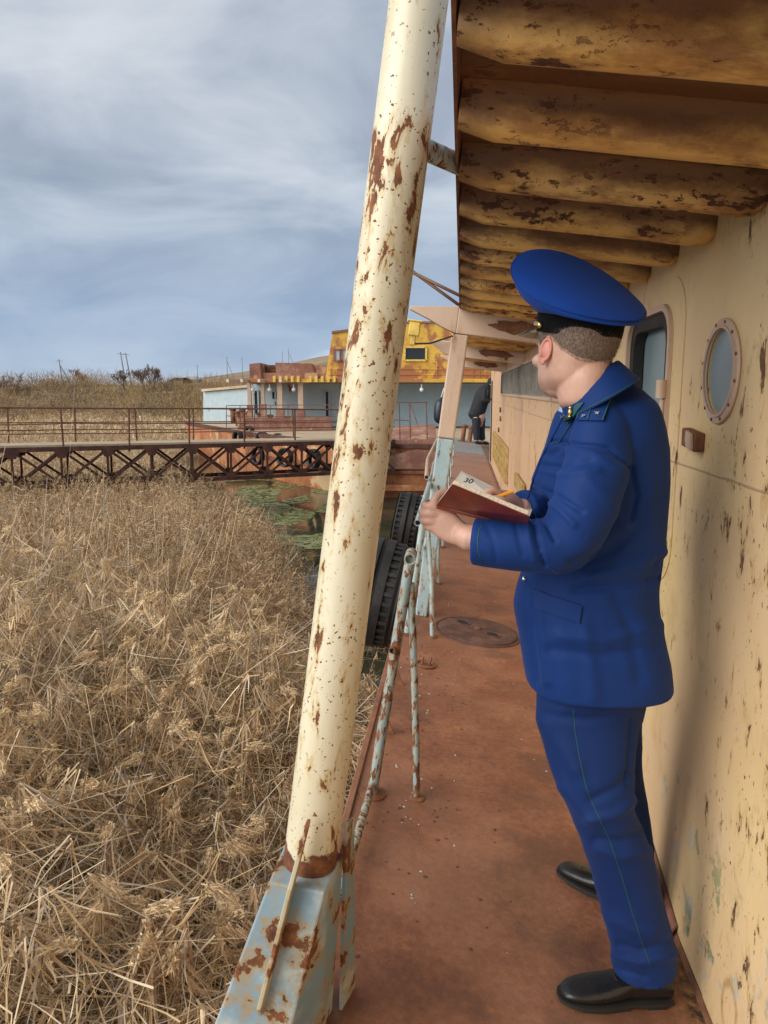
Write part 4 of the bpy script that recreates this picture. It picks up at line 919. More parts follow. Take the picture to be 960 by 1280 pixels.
# lower outboard bracket of the same frame
mb = MB(); mb.prism([(-.314, 5.03, 1.89), (-.45, 5.03, 1.885), (-.42, 5.03, 1.86), (-.36, 5.03, 1.82), (-.314, 5.03, 1.81)], (0, .04, 0)); so_(mb, 'knee_bracket', M['pink'])
# rods and strut tying the outboard pillar to the canopy
mb = MB(); mb.tube([(-.40, 1.76, 2.12), (-.27, 1.93, 2.125)], .024, 14); so_(mb, 'strut_pipe', M['bluepaint'], smooth=True)
for a_, b_ in (((-.66, 5.3, 2.35), (-.27, 5.15, 2.20)), ((-.66, 5.3, 2.36), (-.25, 5.2, 2.13))):
    mb = MB(); mb.tube([a_, b_], .011, 8); so_(mb, 'stay_rod', M['ceil'], smooth=True)
# the big leaning pillar
mb = MB(); n_ = 24; pts = [(-.400, 1.575+.185*t, .27+2.4*t) for t in [i/n_ for i in range(n_+1)]]; mb.tube(pts, .0635, 48)
pil = so_(mb, 'pillar', M['cream_base'], smooth=True)
mb = MB()   # tapered bracket box under it
mb.add([(-.475, 1.490, .44), (-.345, 1.488, .44), (-.325, 1.640, .44), (-.472, 1.66, .44), (-.655, 1.40, -.32), (-.425, 1.40, -.32), (-.290, 1.640, -.32), (-.6, 1.66, -.32)],
       [(3, 2, 1, 0), (4, 5, 6, 7), (0, 1, 5, 4), (1, 2, 6, 5), (2, 3, 7, 6), (3, 0, 4, 7)])
so_(mb, 'pillar_bracket', M['gusset'], bevel=.005)
mb = MB(); mb.prism([(-.408, 1.512, .60), (-.425, 1.450, .46), (-.462, 1.432, .16), (-.462, 1.47, .10), (-.430, 1.50, .40)], (.010, 0, 0)); so_(mb, 'pillar_rib', M['ribrust'], bevel=.002)
mb = MB(); mb.prism([(-.335, 1.64, .52), (-.322, 1.70, .50), (-.262, 1.72, -.03), (-.285, 1.64, -.03)], (.007, 0, 0)); so_(mb, 'bracket_side_plate', M['gusset'])
# railing along the deck edge, broken in places
def pipe(pts, r, name='rail_pipe', m='pipe', n=14, hollow=False):
    mb = MB(); mb.tube(pts, r, n, hollow=hollow); return so_(mb, name, M[m], autos=50)
def foot(x, y, r=.05):
    mb = MB(); mb.lathe([(r, 0), (r, .006), (r*.6, .010), (.001, .011)], (x, y, .0005), (0, 0, 1), 18); so_(mb, 'pipe_foot', M['rust'], autos=40)
pipe([(-.325, 2.66, 0), (-.315, 2.68, .4), (-.297, 2.68, .955)], .0205, 'stanchion'); foot(-.325, 2.66, .055)
pipe([(-.297, 2.63, .962), (-.297, 2.72, .965)], .022, 'rail_stub', hollow=True); pipe([(-.318, 2.645, .60), (-.312, 2.70, .60)], .013, 'rail_stub', 'rust', hollow=True)
pipe([(-.149, 2.682, 0), (-.20, 2.683, .35), (-.283, 2.685, .86)], .0140, 'brace'); foot(-.149, 2.682, .03)
pipe([(-.328, 2.655, .045), (-.335, 2.40, .055), (-.345, 2.10, .06), (-.358, 1.86, .06)], .0145, 'toe_rail', 'pipe_tan' if False else 'pipe')
for (y_, top, ln) in ((4.60, .93, 0), (5.95, .93, .01), (7.4, .92, -.01), (9.3, .92, 0), (11.2, .92, 0), (13.4, .92, 0), (15.6, .92, 0), (18, .92, 0)):
    pipe([(-.330, y_, 0), (-.322+ln, y_, top)], .020, 'stanchion', 'bluepaint'); foot(-.330, y_)
    pipe([(-.165, y_+.01, 0), (-.215, y_+.01, .35), (-.312, y_+.01, .84)], .0145, 'brace', 'bluepaint'); foot(-.165, y_+.01, .03)
pipe([(-.318, 3.55, .93), (-.322, 4.6, .94), (-.33, 5.6, .92), (-.30, 6.6, .90), (-.33, 7.4, .93)], .0165, 'top_rail', 'bluepaint', hollow=True)
pipe([(-.352, 5.1, .97), (-.395, 6.2, .99), (-.375, 7.2, 1.05), (-.36, 8.6, 1.10), (-.26, 8.62, 1.19), (-.235, 10.5, 1.16)], .017, 'bent_top_rail', 'pipe_tan', hollow=True)
pipe([(-.33, 5.4, .86), (-.345, 6.5, .93), (-.31, 8.0, .96), (-.29, 9.3, .93), (-.30, 18, .93)], .016, 'top_rail', 'pipe_tan')
pipe([(-.325, 4.6, .50), (-.33, 7.4, .50), (-.33, 18, .50)], .012, 'mid_rail', 'bluepaint')
for y_ in (3.18, 3.75):
    mb = MB(); mb.prism([(-.355, y_, .001), (-.285, y_, .001), (-.335, y_, .10), (-.355, y_, .10)], (0, .010, 0)); so_(mb, 'edge_bracket', M['rust'])
# pad eye stubs
mb = MB(); mb.lathe([(.06, 0), (.065, .008), (.05, .012), (.045, .004), (.001, .004)], (-.185, 4.10, .0005), (0, 0, 1), 20)
for dx_ in (-.02, .025): mb.tube([(-.185+dx_, 4.10, .004), (-.183+dx_, 4.10, .05)], .007, 8)
so_(mb, 'deck_fitting', M['rust'], autos=40)
# manhole cover
hm = MB(); hm.lathe([(.295, 0), (.295, .005), (.28, .007), (.277, .002), (.268, .002), (.265, .010), (.25, .013), (.001, .013)], (.135, 4.86, .0006), (0, 0, 1), 56); ho = so_(hm, 'manhole_cover', M['cover'], autos=30)
for cx, cy, nm in ((.035, 4.97, 'o'), (.235, 4.80, 'o')):
    mb = MB(); mb.lathe([(.052, .0), (.054, .004), (.044, .005), (.042, .0006), (.001, .0006)], (cx, cy, .0137), (0, 0, 1), 24); o_ = mb.out('cover_hole_rim', M['cover'], ho, autos=40)
    mb = MB(); mb.lathe([(.041, 0), (.041, .0012), (.001, .0012)], (cx, cy, .0142), (0, 0, 1), 24); mb.out('cover_hole', M['darkhole'], ho)
mb = MB(); mb.lathe([(.024, 0), (.024, .008), (.014, .012), (.001, .012)], (.135, 4.885, .0137), (0, 0, 1), 16); mb.out('cover_nut', M['rust'], ho, autos=40)
# crumbs of paint and rust scale on the deck
for nm, m_, N_, seed in (('paint_flakes', 'concrete', 70, 1), ('rust_scale', 'cover', 170, 2)):
    rr = random.Random(seed); vs = []; fs = []
    for i in range(N_):
        if rr.random() < .6: x_, y_ = rr.gauss(-.12, .10), rr.choice((rr.gauss(2.55, .25), rr.gauss(3.9, .35)))
        else: x_, y_ = rr.uniform(-.35, .6), rr.uniform(1.7, 9)
        if x_ < -.37 or x_ > .66: continue
        r = rr.uniform(.003, .010)*(1 if nm == 'rust_scale' else .8); k = len(vs); a0_ = rr.random()*6.3; h_ = rr.uniform(.001, .005)
        for q in range(5):
            a = a0_+q*1.2566+rr.uniform(-.3, .3); vs.append((x_+math.cos(a)*r*rr.uniform(.6, 1.2), y_+math.sin(a)*r*rr.uniform(.6, 1.2), .0008))
        vs.append((x_, y_, .0008+h_)); fs += [(k+q, k+(q+1) % 5, k+5) for q in range(5)]
    o_ = mesh_obj(nm, vs, fs, M[m_], sh); o_['kind'] = 'stuff'
# hull items at the far end of the deck: grey deck patch, dark drum, bollards
mb = MB(); mb.box((-.38, 19.5, .002), (.62, 24.9, .006)); so_(mb, 'grey_deck_patch', M['greydeck'])
bp = at(550, 514, 20.5)
t_ = thing('boat_fender', 'dark blue inflated fender hanging beyond the pink canopy post', 'fender', loc=bp)
mb = MB(); mb.lathe([(.02, -.34), (.09, -.31), (.14, -.25), (.165, -.16), (.17, 0), (.165, .16), (.14, .25), (.09, .31), (.03, .34), (.03, .38), (.001, .38)], (0, 0, 0), (.06, 0, 1), 28); mb.out('body', M['barrel'], t_, autos=50)
mb = MB(); mb.tube([(.02, 0, .36), (.10, 0, .62), (.18, 0, .66)], .012, 8); mb.out('rope', M['white'], t_)
t_ = thing('mooring_bollard', 'low rusty twin bollard on the deck just behind the bending person', 'bollard', mat4=SHIP @ Matrix.Translation((.16, 23.6, 0)))
for x_ in (-.11, .11):
    mb = MB(); mb.lathe([(.07, 0), (.07, .42), (.10, .44), (.10, .50), (.08, .52), (.001, .52)], (x_, 0, .03), (0, 0, 1), 18); mb.out('post', M['rust'], t_, autos=40)
mb = MB(); mb.box((-.26, -.14, 0), (.26, .14, .03)); mb.out('base_plate', M['rust'], t_, bevel=.005)

# ---- the two large tyres outside the rail
def shipm(x, y, z, rx=0, rz=0, ry=0): return SHIP @ Matrix.Translation((x, y, z)) @ Matrix.Rotation(R(rz), 4, 'Z') @ Matrix.Rotation(R(ry), 4, 'Y') @ Matrix.Rotation(R(rx), 4, 'X')
tyre('large black tyre hung outside the rail, the nearer and lower one', shipm(-.64, 5.5, -.01, 0, 0, 5), .42, .38)
tyre('large black tyre hung outside the rail, the farther and upper one', shipm(-.565, 7.55, .16, 0, 0, 3), .335, .27, rope=[(.05, 0, .30), (.18, .0, .33), (.30, 0, .30)])
# ================================================================== PEOPLE
from mathutils.bvhtree import BVHTree
CAM = Vector((0, 0, 4.0))
def depth(p): return (p-CAM).dot(FWD)
def px_of(co):          # (N,3) -> photo pixels
    d = co - np.array(CAM); f_ = d @ np.array(FWD); return 480+924*d[:, 0]/f_, 640-924*(d @ np.array(UP))/f_
class LB:
    """closed lofts that are later fused into one continuous skin"""
    def __init__(s): s.v = []; s.f = []
    def loft(s, secs, n=28, rad=2.0):
        """secs: (centre, u*a, v*b) ; superellipse of power rad"""
        k = len(s.v); e = 2.0/rad; secs = [(Vector(a), Vector(b), Vector(c)) for a, b, c in secs]
        if len(secs) > 3:       # smooth the run of sections
            o_ = []; q = len(secs)
            cr_ = lambda p0, p1, p2, p3, t: .5*((2*p1) + (p2-p0)*t + (2*p0-5*p1+4*p2-p3)*t*t + (3*p1-p0-3*p2+p3)*t**3)
            for i in range(q-1):
                z4 = [secs[max(i-1, 0)], secs[i], secs[i+1], secs[min(i+2, q-1)]]
                for t in (0, .25, .5, .75): o_.append(tuple(cr_(z4[0][m_], z4[1][m_], z4[2][m_], z4[3][m_], t) for m_ in range(3)))
            secs = o_ + [secs[-1]]
        for c, u, v in secs:
            for j in range(n):
                a = 2*math.pi*j/n; ca, sa = math.cos(a), math.sin(a)
                s.v.append(Vector(c) + Vector(u)*math.copysign(abs(ca)**e, ca) + Vector(v)*math.copysign(abs(sa)**e, sa))
        m_ = len(secs)
        for i in range(m_-1):
            for j in range(n): s.f.append((k+i*n+j, k+i*n+(j+1) % n, k+(i+1)*n+(j+1) % n, k+(i+1)*n+j))
        s.f.append(tuple(k+j for j in reversed(range(n)))); s.f.append(tuple(k+(m_-1)*n+j for j in range(n)))
    def limb(s, pts, rs, n=18, flat=None, sub=4, round_ends=True):
        """tapering limb through joints with smooth bends; flat=(axis, factor) squashes the section"""
        pts = [Vector(p) for p in pts]; P_ = []; Q = []
        for i in range(len(pts)-1):
            p0 = pts[max(i-1, 0)]; p1 = pts[i]; p2 = pts[i+1]; p3 = pts[min(i+2, len(pts)-1)]
            for k in range(sub):
                t = k/sub; P_.append(.5*((2*p1) + (p2-p0)*t + (2*p0-5*p1+4*p2-p3)*t*t + (3*p1-p0-3*p2+p3)*t**3)); Q.append(rs[i]*(1-t)+rs[i+1]*t)
        P_.append(pts[-1]); Q.append(rs[-1])
        if round_ends:
            d = (P_[-1]-P_[-2]).normalized(); r = Q[-1]; P_ += [P_[-1]+d*r*.5, P_[-1]+d*r*.8]; Q += [r*.85, r*.5]
            d = (P_[0]-P_[1]).normalized(); r = Q[0]; P_ = [P_[0]+d*r*.8, P_[0]+d*r*.5] + P_; Q = [r*.5, r*.85] + Q
        k = len(s.v); prev = None
        for i, p in enumerate(P_):
            d = (P_[min(i+1, len(P_)-1)]-P_[max(i-1, 0)]).normalized()
            x = prev if prev is not None else d.orthogonal(); x = (x-d*x.dot(d)).normalized(); prev = x; y = d.cross(x)
            for j in range(n):
                a = 2*math.pi*j/n; o = (x*math.cos(a)+y*math.sin(a))*Q[i]
                if flat: ax, fc = flat; ax = Vector(ax).normalized(); o = o - ax*o.dot(ax)*(1-fc)
                s.v.append(p+o)
        for i in range(len(P_)-1):
            for j in range(n): s.f.append((k+i*n+j, k+i*n+(j+1) % n, k+(i+1)*n+(j+1) % n, k+(i+1)*n+j))
        s.f.append(tuple(k+j for j in reversed(range(n)))); s.f.append(tuple(k+(len(P_)-1)*n+j for j in range(n)))
    def ell(s, c, ax, n=16, m_=12):      # ax: three scaled axes
        A_, B_, C_ = map(Vector, ax); k = len(s.v); c = Vector(c)
        for i in range(1, m_):
            t = math.pi*i/m_
            for j in range(n):
                a = 2*math.pi*j/n; s.v.append(c + A_*math.sin(t)*math.cos(a) + B_*math.sin(t)*math.sin(a) + C_*math.cos(t))
        for i in range(m_-2):
            for j in range(n): s.f.append((k+i*n+j, k+(i+1)*n+j, k+(i+1)*n+(j+1) % n, k+i*n+(j+1) % n))
        s.f.append(tuple(k+j for j in range(n))); s.f.append(tuple(k+(m_-2)*n+j for j in reversed(range(n))))
    def fuse(s, name, m, parent, voxel, smooth_it=4, disp=None, fac=.5):
        me = bpy.data.meshes.new(name); me.from_pydata([tuple(v) for v in s.v], [], s.f); me.update()
        b_ = bmesh.new(); b_.from_mesh(me)
        bmesh.ops.recalc_face_normals(b_, faces=b_.faces); b_.to_mesh(me); b_.free()
        o = bpy.data.objects.new(name+'_tmp', me); C.objects.link(o)
        r_ = o.modifiers.new('r', 'REMESH'); r_.mode = 'VOXEL'; r_.voxel_size = voxel
        sm_ = o.modifiers.new('s', 'SMOOTH'); sm_.factor = fac; sm_.iterations = smooth_it
        m2 = evaluated(o, name); bpy.data.objects.remove(o)
        N = len(m2.vertices); co = np.empty(N*3); m2.vertices.foreach_get('co', co); co = co.reshape(-1, 3)
        if disp is not None:
            nr = np.empty(N*3); m2.vertices.foreach_get('normal', nr); nr = nr.reshape(-1, 3); co = disp(co, nr)
        inv = np.array(inv_of(parent)); lc = co @ inv[:3, :3].T + inv[:3, 3]
        m2.vertices.foreach_set('co', lc.ravel()); m2.update(); m2.materials.clear(); m2.materials.append(m)
        m2.polygons.foreach_set('use_smooth', [True]*len(m2.polygons))
        o = bpy.data.objects.new(name, m2); C.objects.link(o); o.parent = parent; return o
def polydist(x, y, pl):
    best = np.full(x.shape, 1e9)
    for (x1, y1), (x2, y2) in zip(pl[:-1], pl[1:]):
        dx_, dy_ = x2-x1, y2-y1; t = np.clip(((x-x1)*dx_+(y-y1)*dy_)/(dx_*dx_+dy_*dy_+1e-9), 0, 1)
        best = np.minimum(best, np.hypot(x-x1-t*dx_, y-y1-t*dy_))
    return best
def folds(lst, noise_amp=.003, noise_sc=7, Ymax=9):
    def f(co, nr):
        x, y = px_of(co); face = (nr*(co-np.array(CAM))).sum(1) < 0; face &= co[:, 1] < Ymax; d = np.zeros(len(co))
        for pl, w, A_ in lst:
            q = polydist(x, y, pl); d += np.where(face, A_*1.15*np.exp(-(q/(w*.85))**2), 0)
        nz = np.array([mnoise.noise(Vector((c[0]*noise_sc, c[1]*noise_sc, c[2]*noise_sc*.6))) for c in co])
        rd = np.array([1-2.6*abs(mnoise.noise(Vector((c[0]*5+c[2]*3, c[1]*5, c[2]*9-c[0]*4)))) for c in co]); nz = nz + np.maximum(rd, -.4)*.38
        return co + nr*(d + nz*noise_amp)[:, None]
    return f
def world_bvh(*obs):
    vs = []; ps = []
    for o in obs:
        k = len(vs); mw = world_of(o)
        vs += [mw @ v.co for v in o.data.vertices]; ps += [tuple(i+k for i in p.vertices) for p in o.data.polygons]
    return BVHTree.FromPolygons(vs, ps)
def on(bvh, px, py, off=.002):
    d = ((Vector(((px-480)/924.0, 0, 0)) - UP*((py-640)/924.0) + FWD)).normalized(); h_, n_, _, _ = bvh.ray_cast(CAM, d)
    if h_ is None: return None
    if n_.dot(d) > 0: n_ = -n_
    return h_ + n_*off
def on_line(bvh, pl, r, name, m, parent, step=4, off=.0):
    """cord laid along the surface under the given line"""
    pts = []
    for (x1, y1), (x2, y2) in zip(pl[:-1], pl[1:]):
        n_ = max(1, int(math.hypot(x2-x1, y2-y1)/step))
        for k in range(n_): p = on(bvh, x1+(x2-x1)*k/n_, y1+(y2-y1)*k/n_, off); pts += [p] if p is not None else []
    p = on(bvh, *pl[-1], off); pts += [p] if p is not None else []
    mb = MB(); mb.tube(pts, r, 6); return mb.out(name, m, parent, world=True, smooth=True)
def patch(bvh, quad, name, m, parent, off=.004, th_=.003, nu=8, nv=8, **k):
    """cloth piece laid on the surface: quad of 4 corners, given real thickness"""
    a, b, c, d = quad; g_ = []
    for i in range(nu+1):
        for j in range(nv+1):
            u, v = i/nu, j/nv; x = (a[0]*(1-u)+b[0]*u)*(1-v)+(d[0]*(1-u)+c[0]*u)*v; y = (a[1]*(1-u)+b[1]*u)*(1-v)+(d[1]*(1-u)+c[1]*u)*v
            g_.append(on(bvh, x, y, off))
    ok = [p for p in g_ if p is not None]
    if not ok: raise RuntimeError('nothing under '+name)
    g_ = [p if p is not None else min(ok, key=lambda q: 0) for p in g_]
    low = [p + (p-CAM).normalized()*th_ for p in g_]; vs = g_ + low; fs = []; N = len(g_); w_ = nv+1
    for i in range(nu):
        for j in range(nv): q = i*w_+j; fs += [(q, q+1, q+w_+1, q+w_), (N+q+w_, N+q+w_+1, N+q+1, N+q)]
    bd = [j for j in range(nv+1)] + [i*w_+nv for i in range(1, nu+1)] + [nu*w_+j for j in reversed(range(nv))] + [i*w_ for i in reversed(range(1, nu))]
    for q in range(len(bd)): a_, b_ = bd[q], bd[(q+1) % len(bd)]; fs.append((a_, N+a_, N+b_, b_))
    return mesh_obj(name, vs, fs, m, parent, world=True, autos=40, **k)

feet = ship(.50, 2.02, 0)
man = thing('person', 'man in royal blue uniform and peaked cap writing in a maroon notebook by the wall', 'person', loc=feet)
# ---- measured sections: (py, left px, right px, Y, depth half-size)
def sec_row(py, xl, xr, Y, b, k=1.0):
    c = at((xl+xr)/2, py, Y); hw = (xr-xl)/2*depth(c)/924*k; return (c, Vector((hw, 0, 0)), Vector((0, b*k, 0)))
torso_rows = [(476, 752, 784, 1.87, .05), (485, 738, 796, 1.87, .085), (494, 720, 804, 1.865, .12), (504, 708, 813, 1.86, .155), (522, 699, 820, 1.865, .17), (548, 690, 826, 1.87, .175), (580, 679, 829, 1.875, .17), (620, 665, 829, 1.875, .16), (660, 660, 827, 1.87, .15), (700, 657, 822, 1.865, .145),
              (735, 647, 818, 1.86, .145), (760, 644, 819, 1.86, .15), (790, 649, 824, 1.86, .158), (820, 654, 830, 1.86, .166), (845, 658, 834, 1.86, .168)]
def leg_row(r, k=1.0): return sec_row(*r, k)
nearleg = [(845, 678, 800, 1.86, .15), (880, 671, 797, 1.85, .125), (920, 679, 794, 1.83, .11), (960, 688, 792, 1.81, .105), (1000, 705, 789, 1.80, .10), (1040, 722, 803, 1.80, .093), (1075, 735, 817, 1.80, .088), (1110, 745, 826, 1.80, .083), (1145, 756, 834, 1.80, .078), (1180, 765, 841, 1.80, .075), (1205, 765, 843, 1.80, .074)]
farleg = [(860, 720, 800, 2.0, .12), (900, 735, 798, 2.04, .10), (955, 741, 800, 2.08, .095), (985, 746, 805, 2.11, .09), (1020, 752, 811, 2.13, .085), (1055, 757, 814, 2.15, .08), (1090, 762, 818, 2.17, .075), (1118, 764, 820, 2.18, .075)]
shoL = at(752, 540, 1.715); elbL = at(716, 668, 1.655); wrL = at(598, 674, 1.665)
shoR = at(745, 535, 2.02); elbR = at(720, 640, 2.06); wrR = at(662, 640, 1.80)
# ---- head frame
ph = R(74); HF = Vector((-math.cos(ph), math.sin(ph), 0)); HLf = Vector((-math.sin(ph), -math.cos(ph), 0)); HU = Vector((0, 0, 1))
tl = Matrix.Rotation(R(4), 3, HF); HU = tl @ HU; HLf = tl @ HLf
ear = at(699.5, 443, 1.775); HO = at(720, 440, 1.80) - HU*.116 + HF*.003
HK = 1.06
def hp(f_, l_, u_): return HO + (HF*f_ + HLf*l_ + HU*u_)*HK
body = LB()
hs = [(.010, .088, .030, .022), (.018, .095, -.015, .040), (.032, .097, -.050, .055), (.048, .096, -.072, .065), (.075, .094, -.085, .070), (.10, .093, -.096, .0735), (.125, .096, -.102, .077), (.15, .098, -.103, .079), (.168, .088, -.097, .075), (.183, .065, -.078, .060), (.192, .03, -.04, .03)]
body.loft([(hp((f_+b_)/2, 0, u_), HF*((f_-b_)/2*HK), HLf*(w_*HK)) for u_, f_, b_, w_ in hs], 32, 2.25)
nb = at(743, 512, 1.84)
body.loft([(hp(-.036, -.006, .110), HF*.052, HLf*.050), (hp(-.038, -.008, .070), HF*.060, HLf*.054), (hp(-.034, -.010, .040), HF*.066, HLf*.058), (hp(-.036, -.010, .0).lerp(nb, .12), HF*.066, HLf*.060), (hp(-.04, -.008, -.02).lerp(nb, .45), HF*.062, HLf*.060), (nb, HF*.060, HLf*.062)], 28)
body.loft([(hp(.096, 0, .118), HF*.005, HLf*.007), (hp(.095, 0, .10), HF*.010, HLf*.008), (hp(.090, 0, .085), HF*.009, HLf*.013), (hp(.092, 0, .074), HF*.012, HLf*.015)], 14)      # nose
for s_ in (-1, 1):
    body.ell(hp(.083, s_*.036, .128), (HF*.014, HLf*.022, HU*.006))       # brow
    body.ell(hp(.068, s_*.048, .088), (HF*.022, HLf*.022, HU*.018))       # cheek
body.ell(hp(.096, 0, .052), (HF*.007, HLf*.022, HU*.005)); body.ell(hp(.094, 0, .042), (HF*.008, HLf*.018, HU*.005)); body.ell(hp(.030, 0, .030), (HF*.058, HLf*.050, HU*.030))
body.ell(hp(.088, 0, .022), (HF*.012, HLf*.02, HU*.013))
# hidden frame of the body, so that skin is one continuous figure
body.loft([sec_row(*r, .80) for r in torso_rows[4:]], 28); body.loft([leg_row(r, .72) for r in nearleg[:-1]] + [sec_row(1222, 790, 832, 1.81, .035, .8)], 18); body.loft([leg_row(r, .70) for r in farleg] + [sec_row(1135, 770, 806, 2.19, .035, .8)], 18)
wristL = at(578, 666, 1.70); wristR = at(652, 636, 1.765)
body.limb([shoL, elbL + Vector((.01, .01, 0)), wrL + Vector((0, .01, 0)), wristL], [.045, .040, .032, .026], round_ends=False); body.limb([shoR, elbR, wrR, wristR], [.055, .042, .032, .026])
# left hand: back of the hand to us, fingers stacked and curling away round the book's lower corner
def A(*p): return at(*p)
body.loft([(A(584, 669, 1.70), Vector((0, .022, 0)), (UP*.026)), (A(574, 665, 1.702), Vector((0, .020, 0)), UP*.031 + Vector((.004, 0, 0))), (A(562, 658, 1.706), Vector((0, .018, 0)), UP*.037 + Vector((.008, 0, 0))), (A(550, 651, 1.71), Vector((0, .016, 0)), UP*.037 + Vector((.008, 0, 0))), (A(541, 647, 1.714), Vector((0, .013, 0)), UP*.033 + Vector((.005, 0, 0)))], 24, 2.4)
for py, r, dx_, l_ in ((633, .0093, 2, 1.0), (642.5, .0096, -1, 1.06), (652, .0092, 0, 1.0), (660.5, .0080, 5, .85)):
    body.limb([A(553+dx_, py+1, 1.712), A(541+dx_, py, 1.706), A(530.5+dx_, py-1, 1.712), A(529+dx_, py-3, 1.736), A(538+dx_*.6, py-5, 1.758), A(549, py-7, 1.765)], [r*1.05, r*1.1, r*1.02, r, r*.92, r*.8], 12)
body.limb([A(563, 650, 1.722), A(551, 638, 1.712), A(543, 628, 1.706), A(547, 619.5, 1.712), A(557, 614, 1.722)], [.014, .0125, .0108, .0102, .0085], 12)      # thumb lying over the page edge
# right hand holding the pencil on the page
body.loft([(A(655, 638, 1.763), UP*.022, Vector((0, .022, 0))), (A(644, 630, 1.755), UP*.024, Vector((0, .030, 0))), (A(633, 624, 1.745), UP*.021, Vector((0, .036, 0))), (A(623, 620, 1.740), UP*.016, Vector((0, .036, 0)))], 20, 2.3)
for pts, r in (([(626, 618, 1.710), (616, 613.5, 1.700), (607, 617, 1.695), (604, 625, 1.695)], .0088), ([(624, 620, 1.730), (614, 616, 1.727), (607, 620, 1.723), (607, 628, 1.720)], .0092), ([(623, 621, 1.752), (613, 619, 1.752), (607, 624, 1.747), (609, 631, 1.740)], .0088), ([(624, 623, 1.770), (615, 622, 1.772), (610, 627, 1.767), (612, 633, 1.760)], .0078), ([(640, 630, 1.715), (628, 626, 1.690), (618, 624, 1.683), (610, 626, 1.685)], .0098)):
    body.limb([A(*p) for p in pts], [r*1.1, r*1.05, r, r*.85], 12)
bo_ = body.fuse('body', M['skin'], man, .0030, 4)
# ears
def ear_mesh(s_):
    e = LB(); c = hp(-.014, s_*.079, .106); out_ = (HLf*s_*.75 - HF*.65).normalized(); fw = (HF*.75+HLf*s_*.65).normalized()
    pts = []
    for k in range(11):
        a = R(-115+ 300*k/10); pts.append(c + HU*math.cos(a-R(10))*.0245*(1.05 if math.cos(a) > 0 else .95) - fw*math.sin(a)*.0130 + out_*(.004+.004*max(0, math.sin(a))))
    e.limb(pts[::-1], [.0030]*4+[.0038]*7, 10, sub=3)
    e.ell(c + out_*.0 - fw*.002, (HU*.021, fw*.0125, out_*.0075)); e.ell(c - HU*.026 + fw*.006, (HU*.009, fw*.007, out_*.005)); e.ell(c + fw*.008 - HU*.002, (HU*.008, fw*.005, out_*.006))
    o_ = e.fuse('ear', M['earskin'], man, .0018, 2); return o_
for s_ in (1, -1): o_ = ear_mesh(s_)
# eyes and lips: small but present
for s_ in (-1, 1):
    mb = MB(); mb.ball(hp(.083, s_*.032, .114), .0115, 14, 10); mb.out('eye', M['white'], man, world=True, smooth=True)
    mb = MB(); mb.ball(hp(.0915, s_*.0325, .114), .0048, 10, 7); mb.out('iris', M['darkcloth'], man, world=True, smooth=True)
# hair: cropped shell from temple to nape
hv = []; hf = []; nA = 64; rows = [(-.5, 0), (0, .0), (.34, .0018), (.67, .0035), (1.0, .0045)]
def head_r(u_):
    us = [h_[0] for h_ in hs]; return [float(np.interp(u_, us, [h_[k] for h_ in hs])) for k in (1, 2, 3)]
def head_pt(a, u_, off):
    f_, b_, w_ = head_r(u_); e = 2/2.25; ca, sa = math.cos(a), math.sin(a); c_ = (f_+b_)/2; hl = (f_-b_)/2
    return hp(c_ + (hl+off)*math.copysign(abs(ca)**e, ca), (w_+off)*math.copysign(abs(sa)**e, sa), u_)
def hair_low(a):        # a: 0 front, pi nape
    t = abs(math.atan2(math.sin(a), math.cos(a)))
    return float(np.interp(t, [0, .75, 1.05, 1.25, 1.45, 1.62, 1.75, 2.1, 2.6, 3.15], [.178, .176, .150, .128, .112, .146, .138, .112, .092, .086]))
nr_ = 9
for i in range(nr_):
    for j in range(nA):
        a = 2*math.pi*j/nA; lo_ = hair_low(a); u_ = lo_ + (.182-lo_)*i/(nr_-1); jag = .003*mnoise.noise(Vector((a*9, i, 1)))*(i == 0)
        hv.append(head_pt(a, u_+jag, .0014 + .0040*min(1, i/3.0)))
for i in range(nr_-1):
    for j in range(nA): hf.append((i*nA+j, i*nA+(j+1) % nA, (i+1)*nA+(j+1) % nA, (i+1)*nA+j))
hf.append(tuple((nr_-1)*nA+j for j in range(nA)))
mesh_obj('hair', hv, hf, M['hair'], man, world=True, smooth=True)
# short bristles that break the hair's edge
vs = []; fs = []; rr = random.Random(5)
for i in range(9000):
    a = rr.uniform(-3.14, 3.14); lo_ = hair_low(a); t = rr.random()**1.5; u_ = lo_ - .005 + (.178-lo_)*t
    if abs(a) < .85: continue
    p = head_pt(a, u_, .0012 + .0045*min(1, t*3)); n_ = (p-hp(0, 0, .11)).normalized(); d = (n_*.55 - HU*.9 + Vector((rr.uniform(-.4, .4), rr.uniform(-.4, .4), rr.uniform(-.3, .3)))).normalized()
    L_ = rr.uniform(.003, .006)*(.6+.6*t); sd_ = d.cross(n_).normalized()*.00035; k = len(vs); vs += [p-sd_, p+sd_, p+d*L_]; fs.append((k, k+1, k+2))
o_ = mesh_obj('hair_bristle', vs, fs, M['hair'], man, world=True); o_['kind'] = 'stuff'
